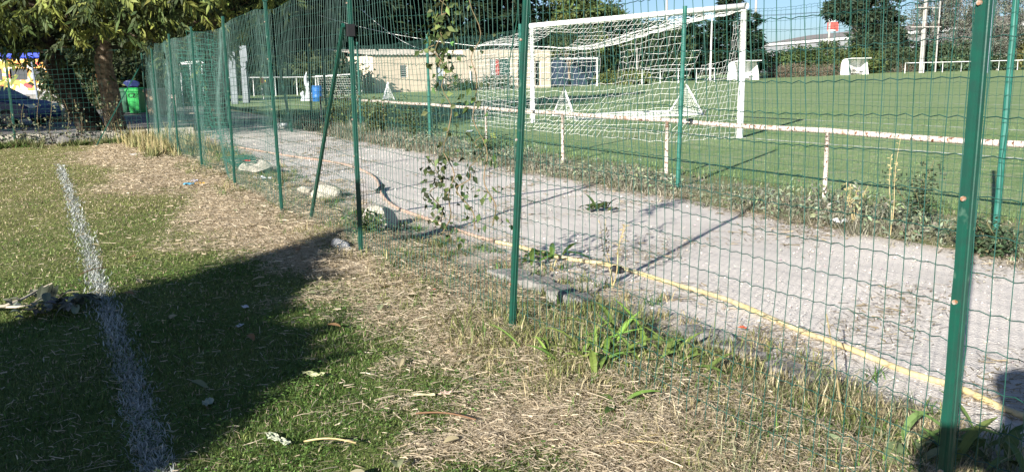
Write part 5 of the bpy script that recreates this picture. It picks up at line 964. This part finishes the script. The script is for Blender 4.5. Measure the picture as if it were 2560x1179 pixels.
tag(MB().box(yp(120, 44) + [0, 0, .35], (5.2, .25, .7), .05).build('low_wall', M_conc), 'low grey wall in front of the painted bus', 'wall')
tag(MB().box(yp(238, 46) + [0, 0, .5], (2.4, .3, 1.5), .1).build('low_wall', mat('cream_wall', (.62, .55, .45), (.5, .45, .37), 2, .9)), 'pale wall seen between the two trunks', 'wall')

# ------------------------------------------------------------------ what casts the shade: a hut left of the camera, and the photographer
SH = 1 / math.tan(SUN_EL)
def unshadow(p, h): return np.array([p[0] - SUN_AZ[0] * SH * h / math.hypot(*SUN_AZ), p[1] - SUN_AZ[1] * SH * h / math.hypot(*SUN_AZ)])
hut = empty('hut', (-7, -2, 0), 'flat roofed hut outside the picture whose shade falls across the lawn', 'building', 'buildings')
hh = 3.0; tipc = unshadow(G(888, 582)[:2], hh); s9 = unshadow(G(735, 742)[:2], hh); s8 = unshadow(G(650, 792)[:2], hh); s7 = unshadow(G(806, 815)[:2], hh); s6 = unshadow(G(780, 905)[:2], hh); s5 = unshadow(G(470, 1115)[:2], hh)
s5b = s5 + (s5 - s6) * 2.2
ub = np.array(SUN_AZ) / math.hypot(*SUN_AZ); far = tipc - ub * 7.5
poly = [tipc, s9, s8, s7, s6, s5, s5b, far + (s5b - tipc) * .35, far]  # unseen roof outline, shaped to throw the shade on the lawn
M_hut = mat('hut_render', (.50, .47, .42), rough=.9)
MB().prism([tuple(p) for p in poly], (1, 0, 0), (0, 1, 0), (0, 0, hh - .18), (0, 0, .18)).build('roof', M_conc, hut)
wc = np.mean([tipc, s5b, far], 0)
wp = [tipc * .995 + wc * .005, s9 * .96 + wc * .04, s6 * .93 + wc * .07, s5b * .95 + wc * .05, (far + (s5b - tipc) * .35) * .96 + wc * .04, far * .995 + wc * .005]
MB().prism([tuple(p) for p in wp], (1, 0, 0), (0, 1, 0), (0, 0, -.1), (0, 0, hh - .085)).build('wall', M_hut, hut)
iv = MB(); edge = []
for a, b in ((tipc, s9), (s9, s8), (s8, s7), (s7, s6), (s6, s5), (s5, s5b)):
    for t in np.arange(0, 1, .16 / max(.2, np.linalg.norm(b - a))): p = a * (1 - t) + b * t; edge.append((p[0], p[1], hh - random.uniform(-.02, .22)))
for z in np.arange(1.2, 3.0, .14): edge.append((tipc[0], tipc[1], z))
for t in np.arange(0, 1, .05): p = tipc - ub * 7.5 * t; edge.append((p[0], p[1], hh - .1))
for ex, ey, ez in edge:
    m = 26; P = np.array([ex, ey, ez]) + rng.normal(0, .075 * random.uniform(.5, 1.3), (m, 3)); diamonds(iv, P, rdir(m), rdir(m), .09, .07, vary((.05, .08, .03), m, .3), .15)
iv.build('shade_fringe', M_leaf, hut, kind='stuff')  # leaf fringe added to roughen the edge of the hut's shade
# made-up block added on the hut roof to shade the braced post
pz = W(2.06, 6.25, .38); L = 6.6; lp0 = pz - np.array([*SUN_AZ, 0]) * L + np.array([0, 0, L * math.tan(SUN_EL)])
MB().box(lp0, (.20, .12, .30), .5).build('shade_block', M_black, hut); MB().tube([[lp0[0] - .25, lp0[1] - .05, hh - .05], [lp0[0] - .12, lp0[1] - .02, lp0[2] - .02], lp0], .012, 6).build('shade_block_bracket', M_black, hut)

def person(label):
    root = empty('person', (0.11, -.28, 0), label, 'person'); me = bpy.data.meshes.new('body'); hx, hy = .11, -.24
    J = {'pel': (hx, hy - .05, .93, .15, .11), 'sp': (hx, hy - .04, 1.15, .15, .11), 'ch': (hx, hy - .03, 1.33, .17, .12), 'nk': (hx, hy, 1.48, .06, .06), 'hd': (hx, hy + .02, 1.58, .085, .095), 'ht': (hx, hy + .02, 1.70, .07, .085),
         'sl': (hx - .19, hy - .03, 1.42, .06, .06), 'el': (hx - .36, hy + .02, 1.34, .045, .045), 'wl': (-.135, -.07, 1.36, .03, .03), 'pl': (-.09, -.02, 1.352, .03, .018),
         'sr': (hx + .19, hy - .03, 1.42, .06, .06), 'er': (hx + .34, hy + .02, 1.34, .045, .045), 'wr': (.135, -.07, 1.36, .03, .03), 'pr': (.09, -.02, 1.352, .03, .018),
         'll': (hx - .10, hy - .05, .88, .085, .09), 'kl': (hx - .11, hy - .02, .48, .06, .06), 'al': (hx - .12, hy - .05, .09, .045, .045), 'tl': (hx - .14, hy + .12, .04, .045, .03),
         'lr': (hx + .10, hy - .05, .88, .085, .09), 'kr': (hx + .11, hy - .02, .48, .06, .06), 'ar': (hx + .12, hy - .05, .09, .045, .045), 'tr': (hx + .14, hy + .12, .04, .045, .03)}
    E_ = [('pel', 'sp'), ('sp', 'ch'), ('ch', 'nk'), ('nk', 'hd'), ('hd', 'ht'), ('ch', 'sl'), ('sl', 'el'), ('el', 'wl'), ('wl', 'pl'), ('ch', 'sr'), ('sr', 'er'), ('er', 'wr'), ('wr', 'pr'), ('pel', 'll'), ('ll', 'kl'), ('kl', 'al'), ('al', 'tl'), ('pel', 'lr'), ('lr', 'kr'), ('kr', 'ar'), ('ar', 'tr')]
    for s_, sg_ in (('l', -1), ('r', 1)):
        px, py, pz_ = J['p' + s_][:3]
        for k in range(4):
            a = f'f{s_}{k}1'; b = f'f{s_}{k}2'; z = pz_ + .03 - .02 * k; J[a] = (px + sg_ * -.025, py + .012, z, .009, .009); J[b] = (px - sg_ * .035, py + .004 - .003 * k, z, .008, .008); E_ += [('p' + s_, a), (a, b)]
        J['t' + s_ + 'h'] = (px - sg_ * .035, py - .02, pz_ + .02, .010, .010); E_.append(('p' + s_, 't' + s_ + 'h'))
    ks = list(J); me.from_pydata([J[k][:3] for k in ks], [(ks.index(a), ks.index(b)) for a, b in E_], []); o = bpy.data.objects.new('body', me); sc.collection.objects.link(o); o.parent = root; o.matrix_parent_inverse = PINV[root.name]
    sk = o.modifiers.new('skin', 'SKIN'); 
    if not me.skin_vertices:
        bm = bmesh.new(); bm.from_mesh(me); bm.verts.layers.skin.verify(); bm.to_mesh(me); bm.free()
    for i, k in enumerate(ks): me.skin_vertices[0].data[i].radius = J[k][3:]; me.skin_vertices[0].data[i].use_root = (k == 'pel')
    ss2 = o.modifiers.new('sub', 'SUBSURF'); ss2.levels = 2; ss2.render_levels = 2; me.materials.append(mat('clothes_dark', (.05, .06, .09), rough=.9))
    hair = MB(); hair.tube([(hx, hy, 1.60), (hx, hy, 1.68), (hx, hy + .01, 1.735), (hx, hy + .02, 1.765)], [.095, .11, .09, .02], 14); hair.build('hair', mat('hair', (.03, .02, .015), rough=.7), root, smooth=True)
    return root
person('person standing at the viewpoint whose shadow falls on the path by the nearest post')
ph_ = MB().box((0, -.018, EYE - .003), (.155, .009, .075)); tag(ph_.build('phone', M_black), 'phone held up at the viewpoint', 'phone')
